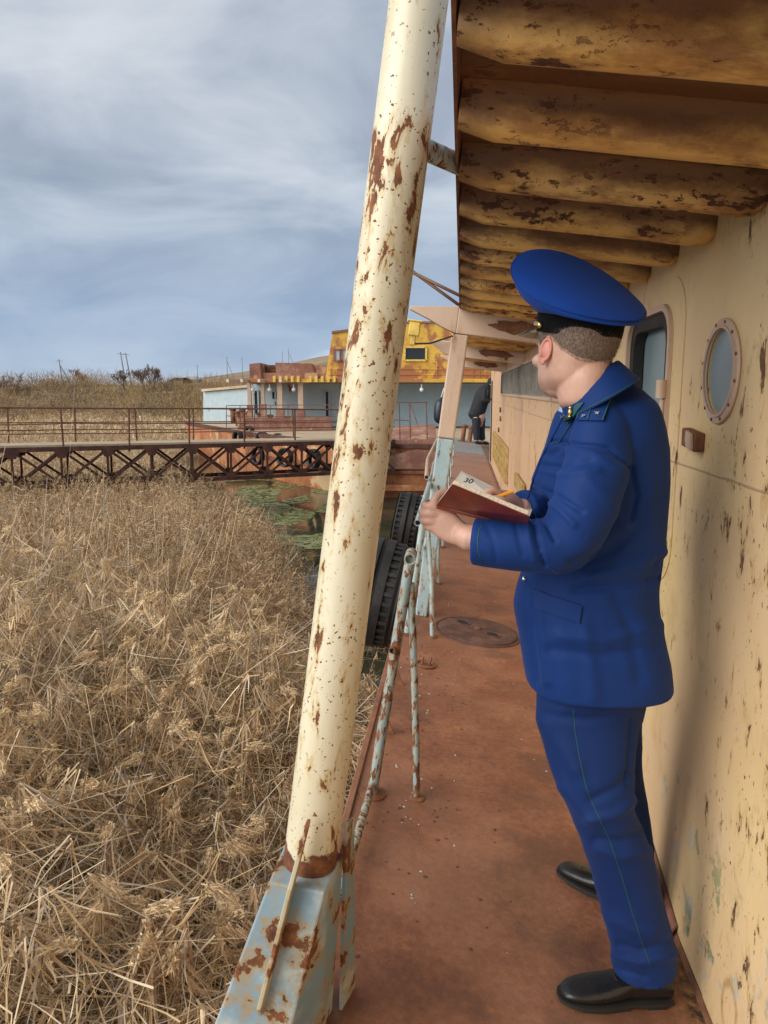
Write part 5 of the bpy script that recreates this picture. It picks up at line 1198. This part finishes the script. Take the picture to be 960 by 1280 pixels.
# ---- cap
pc_ = R(68); CF = Vector((-math.cos(pc_), math.sin(pc_), 0)); CLf = Vector((-math.sin(pc_), -math.cos(pc_), 0)); CUp = Vector((0, 0, 1))
rl = Matrix.Rotation(R(2), 3, CF); CLf = rl @ CLf; CUp = rl @ CUp
bt = Matrix.Rotation(R(-9), 3, CLf)  # leaned back
bF, bU = bt @ CF, bt @ CUp
if bF.z < 0: bt = Matrix.Rotation(R(9), 3, CLf); bF, bU = bt @ CF, bt @ CUp
CC = hp(-.004, 0, .150)
def ringp(a, rf, rs_, c, F_, L__, U_, u_=0.): return c + F_*math.cos(a)*rf + L__*math.sin(a)*rs_ + U_*u_
NC = 72
def shell(rows_, name, m, parent, close_top=False, close_bot=False, **k):
    vs = [p for r_ in rows_ for p in r_]; n_ = len(rows_[0]); fs = []
    for i in range(len(rows_)-1):
        for j in range(n_): fs.append((i*n_+j, i*n_+(j+1) % n_, (i+1)*n_+(j+1) % n_, (i+1)*n_+j))
    if close_top: fs.append(tuple((len(rows_)-1)*n_+j for j in range(n_)))
    if close_bot: fs.append(tuple(reversed(range(n_))))
    return mesh_obj(name, vs, fs, m, parent, world=True, **k)
ang = [2*math.pi*j/NC for j in range(NC)]
brow = [[ringp(a, .110+s_, .093+s_, CC, bF, CLf, bU, u_) for a in ang] for u_, s_ in ((-.001, -.008), (-.003, -.001), (0, .001), (.010, .0015), (.038, .003), (.041, .002))]
cap = shell(brow, 'cap', M['band'], man, autos=50)
# crown
TILT = 34; ct = Matrix.Rotation(R(TILT), 3, CLf)
if (ct @ CF).z < 0: ct = Matrix.Rotation(R(-TILT), 3, CLf)
kF, kU = ct @ CF, ct @ CUp; KC = CC + CUp*.110 - CF*.002 + CLf*.008
def rimp(a, s_=1.0, lift=0.):
    # front is broad and curls up, sides dip a little like a saddle
    rf = .166*s_; rs_ = .166*s_*(1 - .03*math.cos(a)); sad = -.012*math.sin(a)**2*s_*s_ + .010*max(0, math.cos(a))*s_**2
    return KC + kF*(math.cos(a)*rf) + CLf*(math.sin(a)*rs_) + kU*(sad+lift)
crow = []
bt_ = [ringp(a, .1155, .0990, CC, bF, CLf, bU, .0395) for a in ang]; crow.append(bt_)
for t in (.15, .35, .55, .75, .9): crow.append([bt_[j].lerp(rimp(ang[j]), t) + (rimp(ang[j])-KC).normalized()*.012*math.sin(t*math.pi) - kU*.006*math.sin(t*math.pi) for j in range(NC)])
crow.append([rimp(a, .995, -.002) for a in ang]); crow.append([rimp(a, 1.0, .0015) for a in ang])
for s_ in (.985, .95, .86, .70, .5, .3, .12): crow.append([rimp(a, s_, .006*(1-s_**4)+.0015 + .0015*mnoise.noise(Vector((math.cos(a)*s_*2, math.sin(a)*s_*2, 3)))) for a in ang])
shell(crow, 'crown', M['cap'], cap, close_top=True, autos=60)
mb = MB(); mb.tube([rimp(a, 1.004, -.0008) for a in ang+[0]], .0017, 8, caps=False); mb.out('crown_piping', M['suit'], cap, world=True, smooth=True)
mb = MB(); mb.tube([ringp(a, .1135, .0965, CC, bF, CLf, bU, .041) for a in ang+[0]], .0016, 6, caps=False); mb.out('band_piping', M['piping'], cap, world=True, smooth=True)
va = [R(-68+136*k/24) for k in range(25)]; vs = []; fs = []
for lay in (0, -.0025):
    for i, (ext, drop) in enumerate(((0, 0), (.5, .28), (1, .75))):
        for a in va:
            w_ = max(0, math.cos(a*90/68.))**.5*.056*ext; vs.append(ringp(a, .1115+w_, .0945+w_, CC, bF, CLf, bU, .004 - drop*max(0, math.cos(a*90/68.))**.5*.040 + lay))
n25 = 25
for i in range(2):
    for j in range(24):
        q = i*n25+j; fs += [(q, q+1, q+n25+1, q+n25), (75+q+n25, 75+q+n25+1, 75+q+1, 75+q)]
for j in range(24): fs.append((2*n25+j, 2*n25+j+1, 75+2*n25+j+1, 75+2*n25+j))
g = G('polished_black_visor'); g.col((.01, .01, .012)); g.rough(.12); M['visor'] = g.m
mesh_obj('visor', vs, fs, M['visor'], cap, world=True, smooth=True)
mb = MB(); mb.tube([ringp(R(-80+160*k/30), .1145, .0975, CC, bF, CLf, bU, .011) for k in range(31)], .0038, 8); mb.tube([ringp(R(-80+160*k/30), .1155, .0985, CC, bF, CLf, bU, .0165) for k in range(31)], .0022, 8); mb.out('gold_strap', M['gold'], cap, world=True, smooth=True)
for s_ in (-1, 1): mb = MB(); mb.ball(ringp(R(81*s_), .1155, .0990, CC, bF, CLf, bU, .012), .0075, 12, 8); mb.out('strap_button', M['gold'], cap, world=True, smooth=True)
mb = MB(); p0 = ringp(0, .1155, .09, CC, bF, CLf, bU, .03); mb.ball(p0, .013, 12, 8, (1, .8, 1)); mb.ball(p0+bU*.016, .007, 10, 6)
for s_ in (-1, 1): mb.tube([p0 - bU*.012, p0 + CLf*s_*.017, p0 + CLf*s_*.019 + bU*.016], [.003, .004, .002], 6)
mb.out('cap_badge', M['gold'], cap, world=True, smooth=True)

# ---- trousers
tr_ = LB(); tr_.loft([leg_row(r) for r in nearleg] + [sec_row(1214, 768, 840, 1.79, .070)], 30, 2.2); tr_.loft([leg_row(r) for r in farleg] + [sec_row(1124, 766, 815, 2.19, .070)], 26, 2.2); tr_.loft([sec_row(800, 670, 812, 1.88, .17), sec_row(850, 672, 806, 1.89, .18), sec_row(890, 680, 799, 1.91, .16)], 26)
tf = [([(672, 900), (700, 930), (720, 960)], 12, .006), ([(790, 965), (770, 985), (740, 1000)], 7, -.006), ([(792, 1000), (770, 1018), (735, 1024)], 7, .008), ([(800, 1040), (775, 1052), (745, 1050)], 7, -.007), ([(745, 1062), (775, 1072), (812, 1062)], 7, .006), ([(775, 1180), (800, 1188), (836, 1176)], 6, -.007),
      ([(770, 1195), (800, 1203), (842, 1193)], 6, .007), ([(768, 1210), (790, 1216), (806, 1222)], 4, -.005), ([(768, 1150), (790, 1162), (815, 1165)], 8, .005), ([(682, 893), (730, 900), (780, 893)], 7, -.005), ([(741, 1110), (760, 1150), (775, 1185)], 8, .005), ([(705, 985), (725, 1010), (745, 1030)], 9, .006), ([(789, 900), (787, 940), (785, 985)], 4, -.006), ([(700, 890), (712, 935), (730, 985)], 10, .004)]
trs = tr_.fuse('trousers', M['trouser'], man, .0062, 5, folds(tf, .005, 9))
tb = world_bvh(trs)
on_line(tb, [(717, 888), (719, 915), (724, 945), (733, 985), (745, 1014), (762, 1050), (777, 1095), (790, 1140), (803, 1180), (815, 1212)], .0012, 'seam_piping', M['piping'], trs)
# ---- jacket
jk = LB()
jk.loft([sec_row(*r) for r in torso_rows] + [sec_row(853, 660, 835, 1.86, .168)], 40, 2.35)
jk.limb([shoL + Vector((.012, .05, .050)), shoL + Vector((.004, .018, .012)), shoL + Vector((-.006, -.004, -.075)), at(737, 610, 1.675), at(722, 652, 1.652), at(706, 678, 1.648), at(668, 682, 1.650), at(625, 680, 1.662), at(592, 677, 1.676)], [.042, .062, .075, .077, .073, .068, .062, .0555, .0520], 26, round_ends=False)
jk.limb([shoR, shoR + Vector((-.01, .01, -.09)), elbR, at(690, 655, 1.90), wrR, at(651, 637.5, 1.775)], [.075, .082, .072, .062, .052, .048], 22, round_ends=False)
jf = [([(683, 583), (705, 585), (738, 577)], 3.5, -.006), ([(684, 590), (712, 594), (748, 588)], 5, .004), ([(679, 612), (700, 622), (728, 640)], 3.5, -.006), ([(676, 622), (698, 636), (718, 656)], 4.5, .005), ([(669, 640), (684, 656), (694, 676)], 3, -.006), ([(667, 646), (671, 672), (681, 708)], 3.2, -.008), ([(659, 650), (662, 676), (668, 700)], 4, .004), ([(676, 690), (686, 706), (700, 714)], 3, .005), ([(645, 655), (650, 680), (654, 694)], 4, -.003), ([(735, 600), (760, 625), (780, 655)], 9, .003), ([(610, 660), (618, 680), (620, 700)], 4, -.002),
      ([(690, 552), (720, 556), (760, 560), (790, 585), (797, 620), (790, 650)], 3.0, -.009), ([(700, 560), (740, 566), (775, 588)], 8, .005), ([(797, 560), (812, 600), (812, 660)], 9, .004), ([(735, 722), (775, 712), (832, 690)], 8, .007), ([(720, 738), (775, 732), (830, 722)], 6, -.007), ([(715, 705), (760, 690), (800, 660)], 8, -.006), ([(700, 795), (760, 800), (832, 778)], 9, .006), ([(690, 812), (750, 820), (820, 810)], 8, -.005), ([(672, 742), (676, 790), (684, 850)], 8, .006), ([(662, 735), (664, 790), (672, 850)], 6, -.005), ([(770, 745), (790, 790), (800, 850)], 9, -.005), ([(730, 780), (738, 830), (742, 870)], 11, .005), ([(700, 520), (688, 560), (672, 600)], 6, .008), ([(716, 528), (704, 560), (690, 570)], 4, -.006), ([(822, 700), (812, 740), (820, 780)], 9, -.006)]
jo = jk.fuse('jacket', M['suit'], man, .0048, 2, folds(jf, .004, 8))
jb = world_bvh(jo)
# cuff: a ring piped in green, dark mouth of the sleeve
on_line(jb, [(604, 653.5), (599, 662), (597, 675), (598, 690), (602, 701)], .0013, 'cuff_piping', M['piping'], jo, 3)
patch(jb, [(668, 737), (727, 757), (725, 779), (670, 760)], 'pocket_flap', M['suit'], jo, .0065, .006)
# epaulette with stars and button
patch(jb, [(734, 500), (765, 491), (753, 527), (723, 526)], 'epaulette', M['suit'], jo, .006, .004)
for ln in ([(734, 500), (728, 513), (723, 526)], [(765, 491), (759, 509), (753, 527)], [(745, 497), (740, 511), (736, 526)]): on_line(jb, ln, .0016, 'epaulette_edging', M['piping'], jo, 3, .0075)
def star(px, py, r, off=.010):
    c = on(jb, px, py, off); 
    if c is None: return
    q = on(jb, px+3, py, off); w_ = on(jb, px, py-3, off); u = (q-c).normalized(); v = (w_-c).normalized(); n_ = u.cross(v).normalized()
    if n_.dot(CAM-c) < 0: n_ = -n_
    v = n_.cross(u); vs = [c+n_*.0022, c-n_*.001]; fs = []
    for k in range(10): a = math.pi*k/5; rr_ = r if k % 2 == 0 else r*.42; vs.append(c + u*math.sin(a)*rr_ + v*math.cos(a)*rr_ - n_*.001)
    for k in range(10): fs += [(0, 2+k, 2+(k+1) % 10), (1, 2+(k+1) % 10, 2+k)]
    mesh_obj('star', vs, fs, M['silver'], jo, world=True)
star(731.5, 521.5, .0068); star(746.5, 518.5, .0068)
c = on(jb, 749, 496, .010); mb = MB(); mb.ball(c, .0065, 12, 8, (1, 1, .8)); mb.out('epaulette_button', M['gold'], jo, world=True, smooth=True)
# collar: tilted band round the neck, fold-over with piping, and the lapel with its tab
nc = at(743, 484, 1.790); bd = R(12); BFd = Vector((-math.cos(bd), math.sin(bd), 0)); BLf = Vector((-math.sin(bd), -math.cos(bd), 0)); tlc = Matrix.Rotation(R(-27), 3, BLf)
cF = tlc @ BFd
if cF.z > 0: tlc = Matrix.Rotation(R(30), 3, BLf); cF = tlc @ BFd
cU = tlc @ Vector((0, 0, 1))
colr = [[ringp(a, rf, rs_, nc, cF, BLf, cU, u_) for a in ang] for rf, rs_, u_ in ((.070, .073, -.02), (.070, .073, .026), (.0725, .075, .0295), (.077, .080, .027), (.086, .092, .002), (.097, .110, -.030), (.097, .112, -.036))]
shell(colr, 'collar', M['suit'], jo, autos=50)
mb = MB(); mb.tube([ringp(a, .0975, .1115, nc, cF, BLf, cU, -.032) for a in ang+[0]], .0014, 6, caps=False); mb.out('collar_piping', M['piping'], jo, world=True, smooth=True)
shr = [[ringp(a, rf, rs_, nc, cF, BLf, cU, u_) for a in ang] for rf, rs_, u_ in ((.062, .064, -.02), (.065, .066, .018), (.067, .068, .026), (.070, .070, .020), (.071, .071, -.01))]
shell(shr, 'shirt_collar', M['shirt'], man, autos=50)
sf = LB(); sf.loft([sec_row(488, 706, 745, 1.85, .06), sec_row(500, 703.5, 750, 1.85, .09), sec_row(512, 700, 755, 1.855, .10), sec_row(524, 700, 760, 1.86, .10)], 24); sf.fuse('shirt_front', M['shirt'], man, .005, 2)
jb2 = world_bvh(jo, *[o_ for o_ in jo.children if o_.name.startswith('collar')])
patch(jb2, [(704.5, 525), (722, 505), (731, 503), (711, 530)], 'collar_tab', M['piping'], jo, .0045, .003)
c = on(jb2, 716.5, 515, .009); mb = MB(); mb.ball(c, .0075, 10, 8, (.7, .7, 1.1)); mb.ball(c+Vector((-.001, -.003, .010)), .004, 8, 6); mb.ball(c-Vector((.001, .002, .010)), .004, 8, 6, (1, 1, .7)); mb.out('tab_emblem', M['gold'], jo, world=True, smooth=True)
on_line(jb2, [(704, 521), (712, 524)], .0014, 'tab_bar', M['silver'], jo, 2, .009)
p = on(jb, 657, 724, .004)
if p is not None: mb = MB(); mb.ball(p, .006, 10, 7); mb.out('jacket_button', M['silver'], jo, world=True, smooth=True)
# lapel edge rolling down the chest
lp = on_line(jb, [(704, 520), (697, 535), (688, 552), (676, 575), (667, 600), (660, 622)], .0026, 'lapel_edge', M['suit'], jo, 4, .001)
on_line(jb, [(725, 505), (712, 533), (700, 552), (690, 556)], .0013, 'collar_piping', M['piping'], jo, 4, .003)
# ---- shoes
def shoe(heel, toe, s_len=.295):
    """lofted shoe along heel->toe on the listing deck"""
    z_ = zs; f_ = (toe-heel); f_ -= z_*f_.dot(z_); f_.normalize(); l_ = z_.cross(f_); h_ = heel
    SK = 1.07; prof = [(.0, .030, .002, .052), (.012, .034, 0, .070), (.045, .036, 0, .078), (.085, .036, 0, .080), (.12, .036, 0, .074), (.15, .041, 0, .062), (.18, .045, 0, .052), (.215, .046, 0, .045), (.25, .042, 0, .039), (.275, .034, 0, .033), (.290, .022, .001, .026), (.297, .008, .004, .017)]; prof = [(a*SK, b*1.02, c, d*1.04) for a, b, c, d in prof]
    up_ = LB(); secs = []
    for x_, w_, b_, t_h in prof:
        bot = .016; cz = (bot+t_h+.012)/2; hh = (t_h+.012-bot)/2; secs.append((h_ + f_*x_ + z_*cz, l_*w_, z_*hh))
    up_.loft(secs, 24, 2.4); up_.loft([(h_+f_*.045+z_*.03, l_*.033, f_*.040), (h_+f_*.05+z_*.09, l_*.034, f_*.042), (h_+f_*.052+z_*.115, l_*.035, f_*.043)], 18)
    o_ = up_.fuse('shoe', M['leather'], man, .0042, 3)
    mb = MB(); out_ = []
    for x_, w_, b_, t_h in prof: out_.append((x_, w_+.0045))
    def soleloop(u_, k_=1.): return [h_ + f_*(x_*(1.0)+(.004 if x_ > .31 else (-.003 if x_ == 0 else 0))) + l_*w_*k_ + z_*u_ for x_, w_ in out_] + [h_ + f_*(x_+(.004 if x_ > .31 else (-.003 if x_ == 0 else 0))) - l_*w_*k_ + z_*u_ for x_, w_ in reversed(out_)]
    lo_, hi_ = soleloop(.011), soleloop(.020); n_ = len(lo_); mb.add(lo_+hi_, [tuple(reversed(range(n_))), tuple(n_+i for i in range(n_))] + [(i, (i+1) % n_, n_+(i+1) % n_, n_+i) for i in range(n_)])
    mb.add([h_+f_*a+l_*b+z_*c for a, b, c in [(x_, y_, zz_) for zz_ in (.0, .0112) for x_, y_ in ((-.002, -.026), (.02, -.037), (.075, -.038), (.075, .038), (.02, .037), (-.002, .026))]], [tuple(reversed(range(6))), tuple(6+i for i in range(6))] + [(i, (i+1) % 6, 6+(i+1) % 6, 6+i) for i in range(6)])
    fo_ = [(.13, .040), (.20, .048), (.26, .043), (.288, .026), (.288, -.026), (.26, -.043), (.20, -.048), (.13, -.040)]
    mb.add([h_+f_*a+l_*b+z_*c for c in (.001, .0112) for a, b in fo_], [tuple(range(8)), tuple(8+i for i in reversed(range(8)))] + [((i+1) % 8, i, 8+i, 8+(i+1) % 8) for i in range(8)])
    mb.out('sole', M['sole'], o_, world=True, autos=40)
    tpz = lambda x_: float(np.interp(x_, [q[0] for q in prof], [q[3] for q in prof]))+.0125
    for k in range(4):
        x_ = .118+.017*k; mb = MB(); mb.tube([h_+f_*(x_-.004)+l_*.020+z_*(tpz(x_)-.006), h_+f_*(x_+.002)+z_*(tpz(x_)+.003), h_+f_*(x_-.004)-l_*.020+z_*(tpz(x_)-.006)], .0022, 6); mb.out('lace', M['blackcloth'], o_, world=True, smooth=True)
    mb = MB(); mb.tube([h_+f_*.13+l_*.036*.9+z_*.055, h_+f_*.20+l_*.047*.93+z_*.034, h_+f_*.235+l_*.046*.8+z_*.046, h_+f_*.242+z_*(tpz(.242)+.0008), h_+f_*.235-l_*.046*.8+z_*.046, h_+f_*.20-l_*.047*.93+z_*.034], .0013, 6); mb.out('toe_cap_seam', M['blackcloth'], o_, world=True, smooth=True)
    return o_
hN = ship(.600, 1.885, 0); tN = ship(.270, 1.800, 0); shoe(hN, tN)
hF_ = ship(.640, 2.215, 0); tF = ship(.350, 2.375, 0); shoe(hF_, tF)

# ---- notebook and pencil: things held in the hands
nbk = thing('notebook', 'open maroon notebook held up in the hands of the man in blue', 'notebook', loc=at(600, 632, 1.66))
S0, S1 = at(545, 631.5, 1.695), at(659, 659.5, 1.665); T0, T1 = at(565.5, 604.5, 1.590), at(662, 645, 1.555); U0, U1 = at(575, 588, 1.79), at(668, 634, 1.765)
def leaf(a, b, c, d, t_, name, m, inset=0., ofs=0., parent=nbk, bev=.0015):
    n_ = (Vector(b)-Vector(a)).cross(Vector(d)-Vector(a)).normalized(); cc = (a+b+c+d)/4
    q = [p + (cc-p).normalized()*inset + n_*ofs for p in (a, b, c, d)]; mb = MB(); mb.prism(q, n_*t_); return mb.out(name, m, parent, world=True, bevel=bev), n_
_, nn = leaf(S0, S1, T1, T0, .0022, 'cover', M['maroon']); sg = 1 if nn.dot(at(610, 560, 1.70)-S0) > 0 else -1
leaf(S0, S1, T1, T0, .011*sg, 'page_block', M['pageedge'], .0035, .0023*sg if sg > 0 else -.001)
_, n2 = leaf(S0, S1, U1, U0, .0022, 'cover', M['maroon'], 0, -.0105 if (Vector(S1-S0).cross(U0-S0)).dot(at(610, 560, 1.70)-S0) > 0 else .0105)
sg2 = 1 if n2.dot(at(610, 560, 1.70)-S0) > 0 else -1
leaf(S0, S1, U1, U0, -.008*sg2, 'page_block', M['paper'], .0035, 0)
leaf(S0, S1, U1, U0, .0007*sg2, 'top_page', M['paper'], .004, .0012*sg2, bev=0)
mb = MB(); mb.tube([S0 - (S1-S0).normalized()*-.003, S1], .0075, 12); mb.out('spine', M['maroon'], nbk, world=True, smooth=True)
# handwritten 30 on the upper corner of the page, one faint pencil line
cu = bpy.data.curves.new('handwriting', 'FONT'); cu.body = '30'; cu.size = .022; cu.offset = .0005; cu.shear = .25; cu.extrude = .0002; cu.fill_mode = 'BOTH'
to = bpy.data.objects.new('tmp', cu); C.objects.link(to); me = evaluated(to, 'handwriting'); bpy.data.objects.remove(to)
ud = (S1-S0).normalized(); vd = (U0-S0); vd = (vd-ud*vd.dot(ud)).normalized(); nn2 = ud.cross(vd)
if nn2.dot(CAM-S0) < 0: nn2 = -nn2
org = U0 + (U1-U0).normalized()*.014 - vd*.034 + nn2*.0034
vs = [org + ud*v.co.x + vd*v.co.y + nn2*v.co.z for v in me.vertices]; mesh_obj('handwriting', vs, [tuple(p_.vertices) for p_ in me.polygons], M['ink'], nbk, world=True)
pn = thing('pencil', 'short orange pencil between the fingers of the man in blue', 'pencil', loc=at(628, 620, 1.69)); e0, e1 = at(642, 613.8, 1.690), at(611, 625, 1.695); dd = (e1-e0)
mb = MB(); mb.tube([e0, e0+dd*.80], .0042, 6); mb.out('barrel', M['pencil'], pn, world=True); mb = MB(); mb.tube([e0+dd*.80, e1], [.0041, .0006], 6); mb.out('tip', M['paper'], pn, world=True)

# ---- the person bending into the far doorway
f2 = at(600, 555.5, 22.3); p2 = thing('person', 'person in black bending forward at the far end of the deck', 'person', loc=f2)
def a2(px, py, Y=22.3): return at(px, py, Y)
b2 = LB(); k2 = .0235
b2.limb([a2(600, 523), a2(601, 538, 22.4), a2(603, 553, 22.4)], [.12, .085, .06], 12); b2.limb([a2(595, 523, 22.2), a2(595.5, 538, 22.2), a2(596, 553, 22.2)], [.12, .085, .06], 12)
b2.limb([a2(598, 522), a2(600, 508), a2(604, 493), a2(608, 485)], [.20, .20, .21, .15], 16); b2.limb([a2(608, 485), a2(612, 480.5)], [.07, .07], 10); b2.ell(a2(613, 478.5), ((.085, 0, 0), (0, .10, 0), (0, 0, .12)))
b2.limb([a2(607, 489, 22.1), a2(606, 501, 22.0), a2(613, 502, 22.0)], [.08, .06, .035], 10); b2.limb([a2(607, 489, 22.5), a2(608, 501, 22.6), a2(614, 500, 22.5)], [.08, .06, .035], 10)
for q in (22.0, 22.5):
    for k in range(5): b2.limb([a2(613, 502, q) + Vector((0, (k-2)*.016, 0)), a2(615, 502.8, q) + Vector((.01*k % 3, (k-2)*.020, -.02))], [.012, .009], 6)
b2.fuse('body', M['skin'], p2, .016, 2)
j2 = LB(); j2.limb([a2(597, 515), a2(599, 508), a2(604, 493), a2(608.5, 484)], [.235, .24, .235, .15], 18); j2.limb([a2(606, 489, 22.1), a2(605, 500, 22.0), a2(611, 501.5, 22.0)], [.10, .085, .06], 10); j2.limb([a2(606, 489, 22.5), a2(607, 500, 22.6), a2(612, 500, 22.5)], [.10, .085, .06], 10)
j2.loft([(a2(592, 510, 22.3), Vector((.10, 0, .02)), Vector((0, .2, 0))), (a2(594, 518, 22.3), Vector((.22, 0, 0)), Vector((0, .22, 0))), (a2(597, 524, 22.3), Vector((.21, 0, 0)), Vector((0, .2, 0)))], 16)
j2.fuse('coat', M['blackcloth'], p2, .02, 3)
t2 = LB(); t2.limb([a2(601, 522, 22.4), a2(601.5, 538, 22.4), a2(603, 550, 22.4)], [.15, .115, .095], 12, round_ends=False); t2.limb([a2(595.5, 522, 22.2), a2(595.5, 538, 22.2), a2(596, 550, 22.2)], [.15, .115, .095], 12, round_ends=False); t2.fuse('trousers', M['darkcloth'], p2, .02, 2)
h2 = LB(); h2.ell(a2(613, 477.5), ((.095, 0, 0), (0, .11, 0), (0, 0, .125))); h2.fuse('hair', M['blackcloth'], p2, .02, 1)
for px, Y in ((595, 22.15), (602.5, 22.4)):
    s2 = LB(); p_ = a2(px, 554.3, Y); s2.ell(p_+Vector((.08, 0, .02)), ((.15, 0, -.02), (0, .06, 0), (0, 0, .055))); s2.fuse('shoe', M['leather'], p2, .012, 1)
